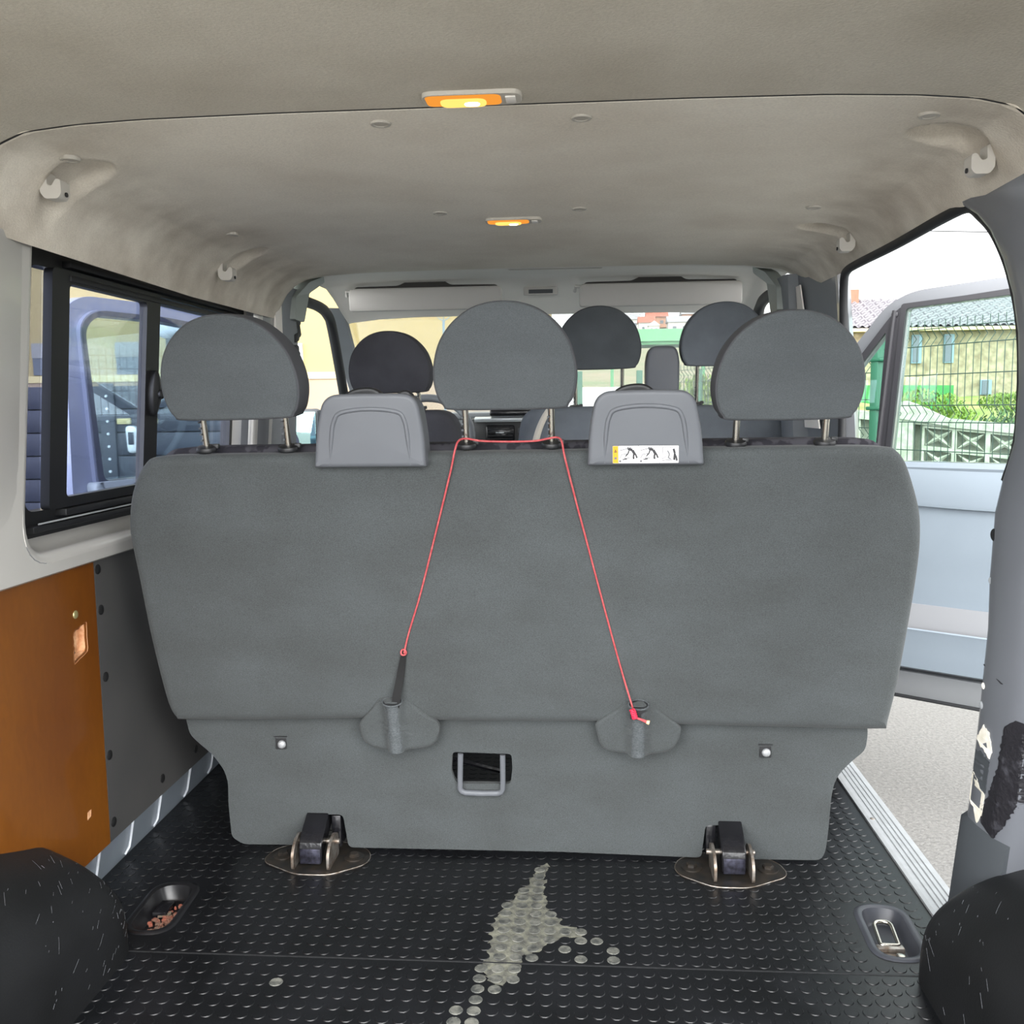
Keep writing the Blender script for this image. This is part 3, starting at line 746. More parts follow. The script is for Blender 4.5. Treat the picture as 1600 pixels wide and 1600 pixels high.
# black seal round the side door opening
sl = MB()
path = [(p[0] + 0.012, p[1] + 0.004, p[2]) for p in RE[7:]] + [(0.664, 1.80, 1.356), (0.664, 2.07, 1.352), (0.664, 2.35, 1.353), (0.668, 2.46, 1.350), (0.678, 2.52, 1.33), (0.69, 2.56, 1.25), (0.70, 2.58, 1.1), (0.705, 2.60, 0.9), (0.71, 2.61, 0.5), (0.715, 2.62, 0.0)]
sl.tube(crom(path, 4, closed=False), 0.011, 8)
seal = sl.build('trim_7', M['rubber'], smooth=60, kind='structure', label='black rubber seal round the side door opening')
# pillar ahead of the side door opening
fp = MB()
fp.loft([[(0.715 - max(0, z - .9) * .085, 2.60, z), (0.708 - max(0, z - .9) * .085, 2.64, z), (0.70 - max(0, z - .9) * .085, 2.70, z), (0.685 - max(0, z - .9) * .085, 2.76, z), (0.680 - max(0, z - .9) * .085, 2.87, z)] for z in dense(0, 1.41, 16)], close=False)
fp.build('trim_8', M['grey_trim'], smooth=60, kind='structure', label='dark grey pillar ahead of the side door opening')
fo_ = MB()
fo_.loft([[(0.725 - max(0, z - .9) * .085, 2.615, z), (0.745 - max(0, z - .9) * .085, 2.605, z), (0.762 - max(0, z - .9) * .085, 2.63, z), (0.772 - max(0, z - .9) * .085, 2.70, z), (0.775 - max(0, z - .9) * .085, 2.90, z)] for z in dense(0, 1.41, 16)], close=False)
fo_.build('trim_9', M['paint_out'], smooth=60, kind='structure')
MB().slab([(2.68, 0.95), (2.85, 0.95), (2.85, 1.36), (2.80, 1.36)], lambda a, b, d: (0.672 - max(0, b - .9) * .085 - d, a, b), 0.0, 0.004).build('trim_10', M['headliner_cab'], smooth=0, kind='structure')
# ribbed aluminium strip along the side door sill
sp = MB()
profile = [(0.694, 0.0), (0.694, 0.006), (0.702, 0.007)]
for k in range(4):
    x0 = 0.712 + k * 0.012
    profile += [(x0, 0.007), (x0 + 0.0015, 0.0045), (x0 + 0.003, 0.0045), (x0 + 0.0045, 0.007)]
profile += [(0.766, 0.006), (0.768, -0.03)]
sp.loft([[(x, 1.60, z) for x, z in profile], [(x, 2.90, z) for x, z in profile]], close=False)
sill = sp.build('trim_11', M['alu'], smooth=0, kind='structure', label='ribbed aluminium strip along the side door sill')
for yv in (2.25, 1.80):
    MB().lathe([(0.006, 0), (0.006, 0.001), (0.004, 0.002)], (0.708, yv, 0.0068), (0, 0, 1), 12).build('screw', M['bare_metal'], sill)
MB().box((0.76, 2.25, -0.20), (0.03, 1.35, 0.34)).build('trim_12', M['paint_dark'], kind='structure')

# ---- windscreen, its pillars and the front door frames
ws = empty('window_2', (-0.15, 4.1, 0.95), 'wide windscreen over the dashboard', 'window', kind='structure')
MB().slab([(-0.93, 3.72), (0.63, 3.72), (0.72, 4.48), (-1.02, 4.48)], lambda a, b, d: (a, b, 1.385 - (b - 3.72) * 0.54 + d), 0.0, 0.004).build('pane', M['glass_clear'], ws, smooth=0)
for s_ in (-1, 1):
    def X(xp, s_=s_): return -0.15 + s_ * xp
    m = MB()
    m.loft([[(X(xp - 0.035), yv + 0.0, z), (X(xp - 0.03), yv - 0.03, z), (X(xp + 0.03), yv - 0.05, z), (X(xp + 0.05), yv + 0.02, z), (X(xp), yv + 0.05, z)] for xp, yv, z in ((0.80, 3.66, 1.41), (0.81, 3.73, 1.37), (0.83, 3.95, 1.24), (0.87, 4.48, 0.93), (0.88, 4.6, 0.5))])
    m.build('trim_13' if s_ < 0 else 'trim_14', M['grey_trim'], smooth=50, kind='structure', label='slim grey windscreen pillar on the %s side' % ('driver' if s_ < 0 else 'passenger'))
    d = MB()   # rubber of the door aperture
    path = [(X(0.80), 3.00, 1.385), (X(0.80), 3.2, 1.392), (X(0.80), 3.40, 1.392), (X(0.802), 3.52, 1.375), (X(0.805), 3.60, 1.32), (X(0.82), 3.80, 1.08), (X(0.84), 4.0, 0.85), (X(0.85), 4.1, 0.4)]
    d.tube(crom(path, 5, closed=False), 0.02, 8)
    d.build('trim_15' if s_ < 0 else 'trim_16', M['rubber'], smooth=60, kind='structure')
MB().box((-1.09, 3.9, 0.35), (0.04, 0.7, 1.0)).build('wall_left', M['dark_trim'], kind='structure')
MB().box((0.80, 4.25, 0.35), (0.04, 0.5, 1.0)).build('wall_right', M['dark_trim'], kind='structure')

# ================================================================== THE REAR BENCH
def sy(z): return 2.02 - 0.27 * z          # rear face of the backrest
def ky(z): return 2.032 - 0.2 * z          # rear face of the lower cover
bench = empty('bench_seat', (-0.135, 2.2, 0.0), 'grey cloth three-person bench seat seen from behind, across the studded floor', 'bench seat')
bo = resample(crom(BACKREST[:26], 4, closed=False) + BACKREST[26:], 0.02)
MB().pillow(bo, lambda a, b, d: (a, sy(b) + d, b), 0.105, 0.022, 0.004, seg=5, rings=8).build('backrest', M['fabric'], bench, smooth=60)
# patterned front upholstery showing along the top edge
fo2 = [(-0.895, 0.50), (-0.90, 0.80), (-0.885, 0.89), (-0.84, 0.944), (-0.75, 0.948), (-0.13, 0.951), (0.46, 0.953), (0.565, 0.951), (0.61, 0.90), (0.645, 0.80), (0.65, 0.50)]
MB().pillow(resample(rpoly(fo2, 0.02, 4), 0.03), lambda a, b, d: (a, sy(b) + 0.078 + d * 0.0 + d, b), 0.10, 0.02, 0.0).build('front_upholstery', M['pattern'], bench, smooth=60)
sk = MB()
sko = rpoly(SKIRT, [0.0 if i in () else 0.012 for i in range(len(SKIRT))], 3)
holep = rpoly(HOLE, 0.008, 3)
sk.slab(sko, lambda a, b, d: (a, ky(b) + d, b), 0.0, 0.014, holes=[holep])
so_ = sk.build('lower_cover', M['fabric'], bench, smooth=40)
mod = so_.modifiers.new('bevel', 'BEVEL'); mod.width = 0.004; mod.segments = 2; mod.limit_method = 'ANGLE'; mod.angle_limit = math.radians(60)
# seat cushion and frame on the far side
MB().box((-0.135, 2.32, 0.38), (1.46, 0.50, 0.13), 0.03).build('seat_cushion', M['fabric_dark'], bench)
fr = MB()
fr.tube([(-0.78, 2.40, 0.215), (0.5, 2.40, 0.215)], 0.006, 8)
fr.tube([(-0.78, 2.44, 0.25), (0.5, 2.44, 0.25)], 0.005, 8)
for xx in (-0.60, 0.32): fr.box((xx, 2.22, 0.20), (0.05, 0.34, 0.04), 0.004)
fr.tube([(-0.30, 2.06, 0.218), (-0.235, 2.12, 0.175), (-0.20, 2.16, 0.15)], 0.006, 6)
fr.build('seat_frame', M['gloss_black'], bench)
for xx in (-0.62, 0.34):
    MB().box((xx, 2.50, 0.16), (0.05, 0.05, 0.32), 0.004).build('front_foot', M['gloss_black'], bench)
# headrests: cushion, side band, two posts with notches and black guides
HD = [(-0.09, 0.0), (0.09, 0.0), (0.116, 0.009), (0.127, 0.031), (0.131, 0.06), (0.127, 0.092), (0.115, 0.125), (0.092, 0.155), (0.062, 0.177), (0.03, 0.188), (0.0, 0.191),
      (-0.03, 0.188), (-0.062, 0.177), (-0.092, 0.155), (-0.115, 0.125), (-0.127, 0.092), (-0.131, 0.06), (-0.127, 0.031), (-0.116, 0.009)]
hdo = resample(crom(HD, 4), 0.012)
def headrest(root, cx, y0, z0, lean, tilt_, cloth, side, postgap=0.083, drop=0.07, yoff=0.052, name='headrest', depth=0.105, sc=1.0):
    def mp(a, b, d):
        a, b = a * sc, b * sc
        return (cx + a * math.cos(tilt_) - b * math.sin(tilt_), y0 - lean * b + d, z0 + b * math.cos(tilt_) + a * math.sin(tilt_) + lean * 0.3 * d)
    h = MB()
    h.pillow(hdo, lambda a, b, d: mp(a, b, d), 0.004, 0.004, 0.0, seg=3, rings=1, capback=False)
    h = h.build(name, cloth, root, smooth=70)
    sb = MB()
    def sring(ins, d): 
        k = 1 - ins / 0.13
        return [mp(a * k, b * k + 0.095 * (1 - k), d) for a, b in hdo]
    sb.loft([sring(0.0, 0.003), sring(-0.002, 0.006), sring(-0.0015, 0.012), sring(-0.003, 0.035), sring(-0.002, 0.07), sring(0.004, depth - 0.012), sring(0.014, depth), sring(0.06, depth + 0.012)], cap=True)
    sb.build('side_band', side, h, smooth=60)
    for s_ in (-1, 1):
        p = MB()
        px = cx + s_ * postgap
        zb = z0 - drop
        p.tube([(px, y0 + yoff + lean * (drop + 0.02), zb - 0.02), (px, y0 + yoff, z0 + 0.01)], 0.0065, 10)
        post = p.build('post', M['chrome'], h)
        if drop > 0.05:
            q = MB()
            for k in range(4):
                zz = zb + 0.018 + k * 0.012
                q.box((px - 0.0055, y0 + yoff + lean * (z0 - zz) - 0.001, zz), (0.004, 0.012, 0.0035))
            q.build('notch', M['dark_trim'], post, smooth=0)
        gc = MB()
        gc.lathe([(0.020, 0), (0.021, 0.004), (0.019, 0.009), (0.010, 0.011)], (px, y0 + yoff + lean * drop, zb - 0.003), (0, -lean, 1), 18)
        gc.box((px + 0.018, y0 + yoff + lean * drop + 0.003, zb + 0.006), (0.012, 0.012, 0.010), 0.002)
        gc.build('post_guide', M['black'], h)
    return h
headrest(bench, -0.660, sy(1.004) - 0.004, 1.004, 0.27, 0.012, M['fabric_head'], M['fabric_side'], drop=0.060)
headrest(bench, -0.140, sy(1.017) - 0.004, 1.017, 0.27, 0.004, M['fabric_head'], M['fabric_side'], drop=0.070)
headrest(bench, 0.3765, sy(0.992) - 0.004, 0.992, 0.27, 0.004, M['fabric_head'], M['fabric_side'], drop=0.046)

# plastic belt covers standing on the top edge
def belt_cover(c0, c1, label_it):
    w = 0.1075
    o = rpoly([(-w, 0.0), (w, 0.0), (w * 0.95, 0.07), (w * 0.82, 0.135), (-w * 0.82, 0.135), (-w * 0.95, 0.07)], [0.004, 0.004, 0.03, 0.028, 0.028, 0.03], 7)
    o = crom([p for p in o], 1)
    zb = 0.910
    def mp(a, b, d):
        t = b / 0.135
        return (c0 + (c1 - c0) * t + a, sy(zb + b) - 0.030 + 0.010 * t + d, zb + b + 0.004 * max(0, 1 - (a / w) ** 2) * t)
    m = MB()
    m.pillow(resample(o, 0.01), mp, 0.062, 0.009, 0.0, seg=5, rings=1)
    cover = m.build('belt_cover', M['grey_plastic'], bench, smooth=50)
    rp_ = MB()     # moulded ridge of the inset panel
    pth = [(-0.076, 0.004), (-0.072, 0.06), (-0.066, 0.088), (-0.052, 0.102), (0.0, 0.107), (0.052, 0.102), (0.066, 0.088), (0.072, 0.06), (0.078, 0.004)]
    pc = crom(pth, 4, closed=False)
    rr = [max(0.0012, 0.0046 * min(1, b / 0.05)) for a, b in pc]
    rp_.tube([mp(a, b, 0.0012) for a, b in pc], rr, 8)
    rp_.build('ridge', M['grey_plastic'], cover, smooth=60)
    gd = MB()
    gd.pillow(crom([(-0.055, 0.12), (-0.045, 0.138), (-0.02, 0.146), (0.01, 0.144), (0.03, 0.125), (0.0, 0.115)], 4), lambda a, b, d: mp(a - 0.005, b, 0.03 + d), 0.02, 0.006, 0)
    gd.pillow(crom([(0.045, 0.12), (0.055, 0.138), (0.075, 0.140), (0.09, 0.115), (0.07, 0.11)], 4), lambda a, b, d: mp(a - 0.005, b, 0.03 + d), 0.02, 0.006, 0) if not label_it else None
    gd.build('belt_guide', M['black'], cover, smooth=50)
    if label_it:
        st = MB()
        L0, L1, B0, B1 = -0.061, 0.0605, 0.0035, 0.0365
        def P(u, v, lift=0.0): return mp(L0 + (L1 - L0) * u, B0 + (B1 - B0) * v, -0.0004 - lift)
        def poly(pts, mi, lift):
            st.mat(mi); st.slab(pts, lambda a, b, d: P(a, b, lift + d), 0.0, 0.00025)
        poly(rpoly([(0, 0), (1, 0), (1, 1), (0, 1)], 0.02, 3), 2, 0.0)
        poly(rpoly([(0.003, 0.02), (0.997, 0.02), (0.997, 0.98), (0.003, 0.98)], 0.02, 3), 0, 0.0003)
        poly([(0.005, 0.03), (0.085, 0.03), (0.085, 0.97), (0.005, 0.97)], 1, 0.0006)
        for u in (0.088, 0.393, 0.71): poly([(u, 0.02), (u + 0.005, 0.02), (u + 0.005, 0.98), (u, 0.98)], 2, 0.0007)
        poly([(0.025, 0.62), (0.066, 0.62), (0.046, 0.80)], 2, 0.0009)
        poly([(0.04, 0.65), (0.051, 0.65), (0.046, 0.72)], 1, 0.0012)
        poly([(0.026, 0.24), (0.064, 0.24), (0.064, 0.36), (0.026, 0.36)], 3, 0.0009)
        def stroke(pts, w_, mi):
            for (a, b), (c, d) in zip(pts, pts[1:]):
                dx, dy = (c - a) * 3.67, d - b; l = math.hypot(dx, dy) or 1
                nx, ny = -dy / l * w_ / 3.67, dx / l * w_
                poly([(a + nx, b + ny), (c + nx, d + ny), (c - nx, d - ny), (a - nx, b - ny)], mi, 0.0009)
        # bent-over figure folding a seat
        for dx, hx in ((0.0, 0.255), (0.315, 0.57)):
            stroke([(0.235 + dx, 0.82), (0.30 + dx, 0.74), (0.33 + dx, 0.55)], 0.075, 2)
            stroke([(0.33 + dx, 0.58), (0.315 + dx, 0.40), (0.32 + dx, 0.24)], 0.05, 2)
            stroke([(0.335 + dx, 0.58), (0.36 + dx, 0.42), (0.37 + dx, 0.30)], 0.045, 2)
            stroke([(0.25 + dx, 0.72), (0.235 + dx, 0.55), (0.20 + dx, 0.42)], 0.035, 2)
            poly([(hx - 0.02 + 0.012 * math.cos(q * 0.785) * 1.3, 0.84 + 0.06 * math.sin(q * 0.785)) for q in range(8)], 2, 0.0009)
            stroke([(0.11 + dx, 0.72), (0.20 + dx, 0.80), (0.30 + dx, 0.90)], 0.02, 3)
            stroke([(0.11 + dx, 0.30), (0.14 + dx, 0.50), (0.22 + dx, 0.55), (0.18 + dx, 0.28), (0.26 + dx, 0.32)], 0.018, 3)
            stroke([(0.15 + dx, 0.22), (0.22 + dx, 0.26)], 0.03, 2)
            poly([(0.115 + dx + 0.018 * math.cos(q * 0.785), 0.13 + 0.07 * math.sin(q * 0.785)) for q in range(8)], 3, 0.0009)
        # figure beside the side door
        stroke([(0.92, 0.80), (0.94, 0.55), (0.93, 0.18)], 0.06, 2); stroke([(0.94, 0.50), (0.965, 0.30), (0.97, 0.14)], 0.05, 2)
        stroke([(0.76, 0.90), (0.80, 0.92), (0.80, 0.35), (0.75, 0.25), (0.76, 0.90)], 0.015, 3)
        stroke([(0.86, 0.90), (0.91, 0.86)], 0.015, 3); stroke([(0.83, 0.70), (0.86, 0.50), (0.84, 0.30), (0.88, 0.25)], 0.035, 3)
        stroke([(0.75, 0.16), (0.90, 0.20)], 0.02, 3)
        st.build('warning_label', [M['white'], M['orange'], M['ink'], M['ink_soft']], cover, smooth=0, label='white sticker of three folding drawings with an orange end panel', flip=True)
    return cover
belt_cover(-0.400, -0.392, False)
belt_cover(0.119, 0.116, True)

# strap sleeves half way down, at the hem of the backrest
def sleeve(outline, cx, torn):
    zt = max(b for a, b in outline); zb = min(b for a, b in outline)
    m = MB()
    def ridge(a, b):
        t = (b - zb) / (zt - zb)
        k = max(0.0, 1 - ((a - cx) / 0.024) ** 2)
        return -0.020 * sstep(0, 1, k * 1.4)
    def bow(a, b): return -0.006 * (1 - min(1, abs(a - cx) / 0.10) ** 2)
    inner = resample(crom(outline, 4), 0.008)
    n = len(inner); ccx, ccz = cx, (zb + zt) / 2
    secs = []
    for t in (1.0, 0.985, 0.93, 0.85, 0.72, 0.58, 0.44, 0.30, 0.16, 0.05):
        secs.append([(ccx + (a - ccx) * t, sy(ccz + (b - ccz) * t) - 0.003 * (1 if t < 1 else -2) + (0 if t > 0.98 else ridge(ccx + (a - ccx) * t, ccz + (b - ccz) * t) + bow(ccx + (a - ccx) * t, b)), ccz + (b - ccz) * t) for a, b in inner])
    m.loft(secs)
    m.v.append((ccx, sy(ccz) - 0.029, ccz)); c_ = len(m.v) - 1
    for i in range(n):
        m.f.append((9 * n + i, 9 * n + (i + 1) % n, c_)); m.m.append(0)
    s_ = m.build('strap_sleeve', M['fabric'], bench, smooth=60)
    sc = MB()   # paler channel down the middle with its rounded rim and dark mouth
    secs = []
    for z in dense(zb + 0.004, zt - 0.012, 8):
        secs.append([(cx + 0.0165 * math.sin(q), sy(z) - 0.016 - 0.019 * math.cos(q), z) for q in dense(-1.5, 1.5, 10)])
    sc.loft(secs, close=False)
    sc.build('sleeve_channel', M['fabric_pale'], s_, smooth=60)
    rm = MB()
    e = [(cx + 0.021 * math.cos(q), sy(zt - 0.008) - 0.022 - 0.017 * math.sin(q), zt - 0.004 - 0.005 * math.sin(q)) for q in dense(0, 2 * math.pi, 24)[:-1]]
    rm.tube(e + e[:1], 0.0018, 6, cap=False)
    rm.build('sleeve_rim', M['fabric_pale'], s_, smooth=60)
    mo = MB(); mo.add([(a, b, c + 0.0004) for a, b, c in e], [tuple(range(24))])
    if torn:
        mo.slab([(cx - 0.018, zt - 0.030), (cx + 0.003, zt - 0.032), (cx + 0.005, zt - 0.018), (cx + 0.018, zt - 0.010), (cx - 0.017, zt - 0.010)], lambda a, b, d: (a, sy(b) - 0.0405 - d, b), 0.0, 0.0008)
    mo.build('sleeve_mouth', M['rubber'], s_, smooth=0)
    return s_
sleeve(POCKET_L, -0.400, False)
sleeve(POCKET_R, 0.116, True)
# black tab with a silver stud
for (xx, zz) in ((-0.670, 0.278), (0.394, 0.275)):
    t = MB()
    t.box((xx - 0.002, ky(zz) - 0.0015, zz + 0.002), (0.024, 0.004, 0.026), 0.001)
    t.box((xx - 0.002, ky(zz + .018) - 0.001, zz + 0.0185), (0.030, 0.003, 0.002))
    tb = t.build('tab', M['black'], bench, smooth=0)
    MB().lathe([(0.0095, 0), (0.009, 0.003), (0.006, 0.0055), (0.0025, 0.0062)], (xx, ky(zz) - 0.003, zz), (0, -1, 0), 16).build('stud', M['alu'], tb, smooth=60)
# grey release loop hanging out of the cut-out
hd = MB()
hp = [(-0.268, 0.264), (-0.271, 0.21), (-0.273, 0.176), (-0.269, 0.169), (-0.261, 0.166), (-0.225, 0.165), (-0.189, 0.166), (-0.181, 0.169), (-0.177, 0.177), (-0.176, 0.21), (-0.175, 0.262)]
secs = []
for i, (a, b) in enumerate(hp):
    a0, b0 = hp[max(i - 1, 0)]; a1, b1 = hp[min(i + 1, len(hp) - 1)]
    t = Vector((a1 - a0, b1 - b0)).normalized(); n_ = Vector((-t.y, t.x))
    y_ = ky(b) - 0.010
    secs.append([(a + n_.x * w_, y_ + d_, b + n_.y * w_) for w_, d_ in ((-0.0058, 0.004), (-0.0058, -0.002), (-0.003, -0.0045), (0.003, -0.0045), (0.0058, -0.002), (0.0058, 0.004))])
hd.loft(secs, cap=True)
hd.build('release_loop', M['grey_plastic'], bench, smooth=50)
# black latch feet reaching through the notches down to the floor anchors
def latch(cx, sgn):
    m = MB()
    sec = []
    for (yv, z0, z1, w_) in ((2.10, 0.085, 0.125, 0.024), (2.03, 0.062, 0.112, 0.025), (1.985, 0.040, 0.088, 0.026), (1.955, 0.022, 0.068, 0.026), (1.948, 0.016, 0.060, 0.026), (1.945, 0.012, 0.050, 0.026)):
        sec.append([(cx - w_, yv, z0), (cx + w_, yv, z0), (cx + w_, yv, z1), (cx - w_, yv, z1)])
    m.loft(sec, cap=True)
    o = m.build('latch_foot', M['gloss_black'], bench, smooth=20)
    b_ = o.modifiers.new('bevel', 'BEVEL'); b_.width = 0.003; b_.segments = 2; b_.limit_method = 'ANGLE'
    MB().box((cx, 1.944, 0.031), (0.046, 0.003, 0.034), 0.001).build('face_plate', M['steel_face'], o)
    MB().box((cx + sgn * 0.040, 2.045, 0.055), (0.022, 0.05, 0.075), 0.003).build('side_plate', M['gloss_black'], o)
    return o
latch(-0.606, 1)
latch(0.325, -1)
# pull strap from the left sleeve
stp = MB()
secs = []
for a, b, w_ in ((-0.369, 0.517, 0.005), (-0.371, 0.508, 0.0062), (-0.376, 0.485, 0.0075), (-0.382, 0.455, 0.0085), (-0.388, 0.425, 0.009), (-0.392, 0.402, 0.009), (-0.395, 0.385, 0.009)):
    yb = sy(b) - 0.006 - 0.020 * sstep(0.47, 0.405, b)
    secs.append([(a - w_, yb, b - 0.001), (a - w_, yb - 0.002, b - 0.001), (a + w_, yb - 0.002, b + 0.001), (a + w_, yb, b + 0.001)])
stp.loft(secs, cap=True)
stp.build('pull_strap', M['webbing'], bench, smooth=30)

# ---- red cord tied between the two sleeves round the middle headrest posts
cd = empty('red_cord', (-0.135, 1.77, 0.37), 'thin red cord looped round the middle headrest posts and tied to both strap sleeves', 'cord')
def cl(a, b, off=0.006): return (a, sy(b) - off, b)
pathc = [cl(-0.368, 0.516, 0.010), cl(-0.356, 0.560), cl(-0.323, 0.655), cl(-0.273, 0.820), cl(-0.248, 0.905), cl(-0.240, 0.936, 0.007), (-0.234, 1.775, 0.957), (-0.220, 1.79, 0.961), (-0.19, 1.785, 0.9565), (-0.14, 1.782, 0.955), (-0.09, 1.783, 0.9555),
         (-0.062, 1.788, 0.960), (-0.046, 1.785, 0.962), (-0.037, 1.772, 0.955), cl(-0.031, 0.925, 0.007), cl(-0.012, 0.845), cl(0.008, 0.765), cl(0.052, 0.589), cl(0.083, 0.47), cl(0.100, 0.412, 0.020), cl(0.104, 0.400, 0.046)]
MB().tube(crom(pathc, 5, closed=False), 0.0020, 8).build('cord_line', M['cord'], cd, smooth=70)
k1 = MB()
lp_ = [(-0.369 + 0.0055 * math.cos(q) + 0.0, sy(0.518) - 0.010 - 0.002 * math.sin(q * 2), 0.518 + 0.006 * math.sin(q)) for q in dense(0, 2 * math.pi, 14)]
k1.tube(lp_, 0.0020, 7)
k1.build('loop_knot', M['cord'], cd, smooth=70)
k2 = MB()
for q in range(5):
    z = 0.401 - q * 0.0042
    xx = 0.102 + q * 0.0014
    k2.tube([(xx + 0.0045 * math.cos(w_), sy(z) - 0.047 + 0.0045 * math.sin(w_), z + 0.0016 * math.sin(w_ * 2 + q)) for w_ in dense(0, 2 * math.pi, 10)], 0.0022, 6)
k2.build('tied_knot', M['cord_bright'], cd, smooth=70)
MB().tube([(0.106, sy(.386) - .048, 0.386), (0.12, sy(.38) - .049, 0.381), (0.131, sy(.376) - .049, 0.376)], [0.0024, 0.0026, 0.0034], 8).build('loose_end', M['cord'], cd, smooth=70)
MB().lathe([(0.0034, 0), (0.0042, 0.003), (0.0046, 0.006)], (0.1305, sy(.376) - .049, 0.376), (1, 0, -0.3), 9).build('frayed_tip', M['cord_end'], cd)

# ---- floor anchors under the bench
def anchor(cx, cy, name_label, flipx):
    r = empty('floor_anchor', (cx, cy, 0), name_label, 'floor anchor', 'seat anchors bolted to the floor')
    f_ = -1 if flipx else 1
    o = [(-0.122, 0.0), (-0.112, -0.022), (-0.030, -0.070), (0.045, -0.070), (0.112, -0.022), (0.122, 0.008), (0.11, 0.05), (0.06, 0.085), (-0.06, 0.085), (-0.112, 0.045)]
    o = rpoly([(a * f_, b) for a, b in o], 0.02, 3)
    pl = MB()
    pl.pillow(resample(o, 0.02), lambda a, b, d: (cx + a, cy + b, 0.0048 - d), 0.0048, 0.003, 0.0, seg=2, rings=2)
    plate = pl.build('anchor_plate', M['anchor_black'], r, smooth=30)
    ed = MB()
    ed.tube([(cx + a, cy + b, 0.0036) for a, b in o] + [(cx + o[0][0], cy + o[0][1], 0.0036)], 0.0010, 6)
    ed.build('worn_edge', M['bare_metal'], plate)
    for s_ in (-1, 1):
        b_ = MB()
        c_ = (cx + s_ * 0.083, cy + 0.012, 0.0045)
        b_.lathe([(0.023, 0), (0.023, 0.003), (0.019, 0.004)], c_, (0, 0, 1), 20)
        b_.lathe([(0.0125, 0.003), (0.0125, 0.009), (0.0095, 0.011)], c_, (0, 0, 1), 6)
        b_.build('bolt', M['anchor_black'], r, smooth=30)
        e_ = MB()
        e_.slab(rpoly([(-0.055, 0.004), (0.03, 0.004), (0.03, 0.055), (0.0, 0.068), (-0.035, 0.060), (-0.055, 0.04)], 0.01, 4), lambda a, b, d: (cx + s_ * 0.040 + d, cy + a, b), -0.003, 0.003)
        e_.build('ear', M['bare_metal'], r, smooth=30)
    MB().tube([(cx - 0.052, cy + 0.005, 0.046), (cx + 0.052, cy + 0.005, 0.046)], 0.006, 10).build('cross_pin', M['bare_metal'], r)
anchor(-0.603, 1.985, 'black bolted floor anchor under the bench, at the end nearer the plywood panel', False)
anchor(0.322, 1.975, 'black bolted floor anchor under the bench, at the end nearer the side door sill', True)

# ---- recessed tie-down pans
def pan(P, name_label, ringed):
    cx, cy, w, l, r, a = P
    root = empty('tie_down_pan', (cx, cy, 0), name_label, 'tie-down pan', 'tie-down pans let into the floor')
    m = MB()
    secs = [[(x, y_, 0.0005) for x, y_ in rrect(cx, cy, w + .030, l + .030, r + .012, a)], [(x, y_, 0.0035) for x, y_ in rrect(cx, cy, w + .024, l + .024, r + .010, a)],
            [(x, y_, 0.0045) for x, y_ in rrect(cx, cy, w + .012, l + .012, r + .005, a)], [(x, y_, 0.002) for x, y_ in rrect(cx, cy, w, l, r, a)],
            [(x, y_, -0.024) for x, y_ in rrect(cx, cy, w - .014, l - .014, r - .006, a)], [(x, y_, -0.028) for x, y_ in rrect(cx, cy, w - .024, l - .024, r - .010, a)]]
    m.loft(secs)
    m.add(secs[-1], [tuple(range(len(secs[-1])))])
    m.build('bezel_tray', M['pan_black'] if not ringed else M['pan_grey'], root, smooth=50)
    if ringed:
        d_ = MB()
        pth = rpoly([(-0.017, -0.035), (0.017, -0.035), (0.017, 0.036), (-0.017, 0.036)], [0.004, 0.004, 0.016, 0.016], 6)
        pth = [(cx - 0.004 + x + 0.08 * y_, cy + 0.01 + y_, -0.012 + 0.10 * (y_ + 0.035)) for x, y_ in pth]
        d_.tube(pth + pth[:1], 0.0042, 9, cap=False)
        d_.build('tie_ring', M['chrome'], root, smooth=60)
        b_ = MB()
        b_.box((cx - 0.008, cy - 0.030, -0.018), (0.052, 0.016, 0.014), 0.003)
        b_.box((cx - 0.006, cy - 0.052, -0.022), (0.044, 0.026, 0.006), 0.002)
        br_ = b_.build('ring_bracket', M['bare_metal'], root)
        MB().lathe([(0.008, 0), (0.008, 0.004), (0.005, 0.005)], (cx + 0.004, cy - 0.052, -0.019), (0, 0, 1), 12).build('bolt', M['chrome'], br_)
    else:
        q = MB()
        for k in range(60):
            x = cx + 0.006 + rnd.gauss(0, 0.012); y_ = cy - 0.012 + rnd.gauss(0, 0.030)
            if abs(x - cx) > 0.026 or abs(y_ - cy) > 0.066: continue
            q.box((x, y_, -0.025 + rnd.uniform(0, 0.004)), (rnd.uniform(.004, .011), rnd.uniform(.004, .011), rnd.uniform(.003, .007)), 0.001, Matrix.Rotation(rnd.uniform(0, 3), 3, 'Z'), 1)
        o = q.build('rust_debris', M['pan_dirt'], root, smooth=0); o['kind'] = 'stuff'
        MB().box((cx - 0.012, cy + 0.03, -0.02), (0.03, 0.05, 0.012), 0.003).build('ring_bracket', M['gloss_black'], root)
pan(PAN_L, 'black recessed floor tie-down pan full of rusty debris beside the wheel arch cover', False)
pan(PAN_R, 'grey rimmed recessed floor tie-down pan holding a silver ring near the door sill', True)

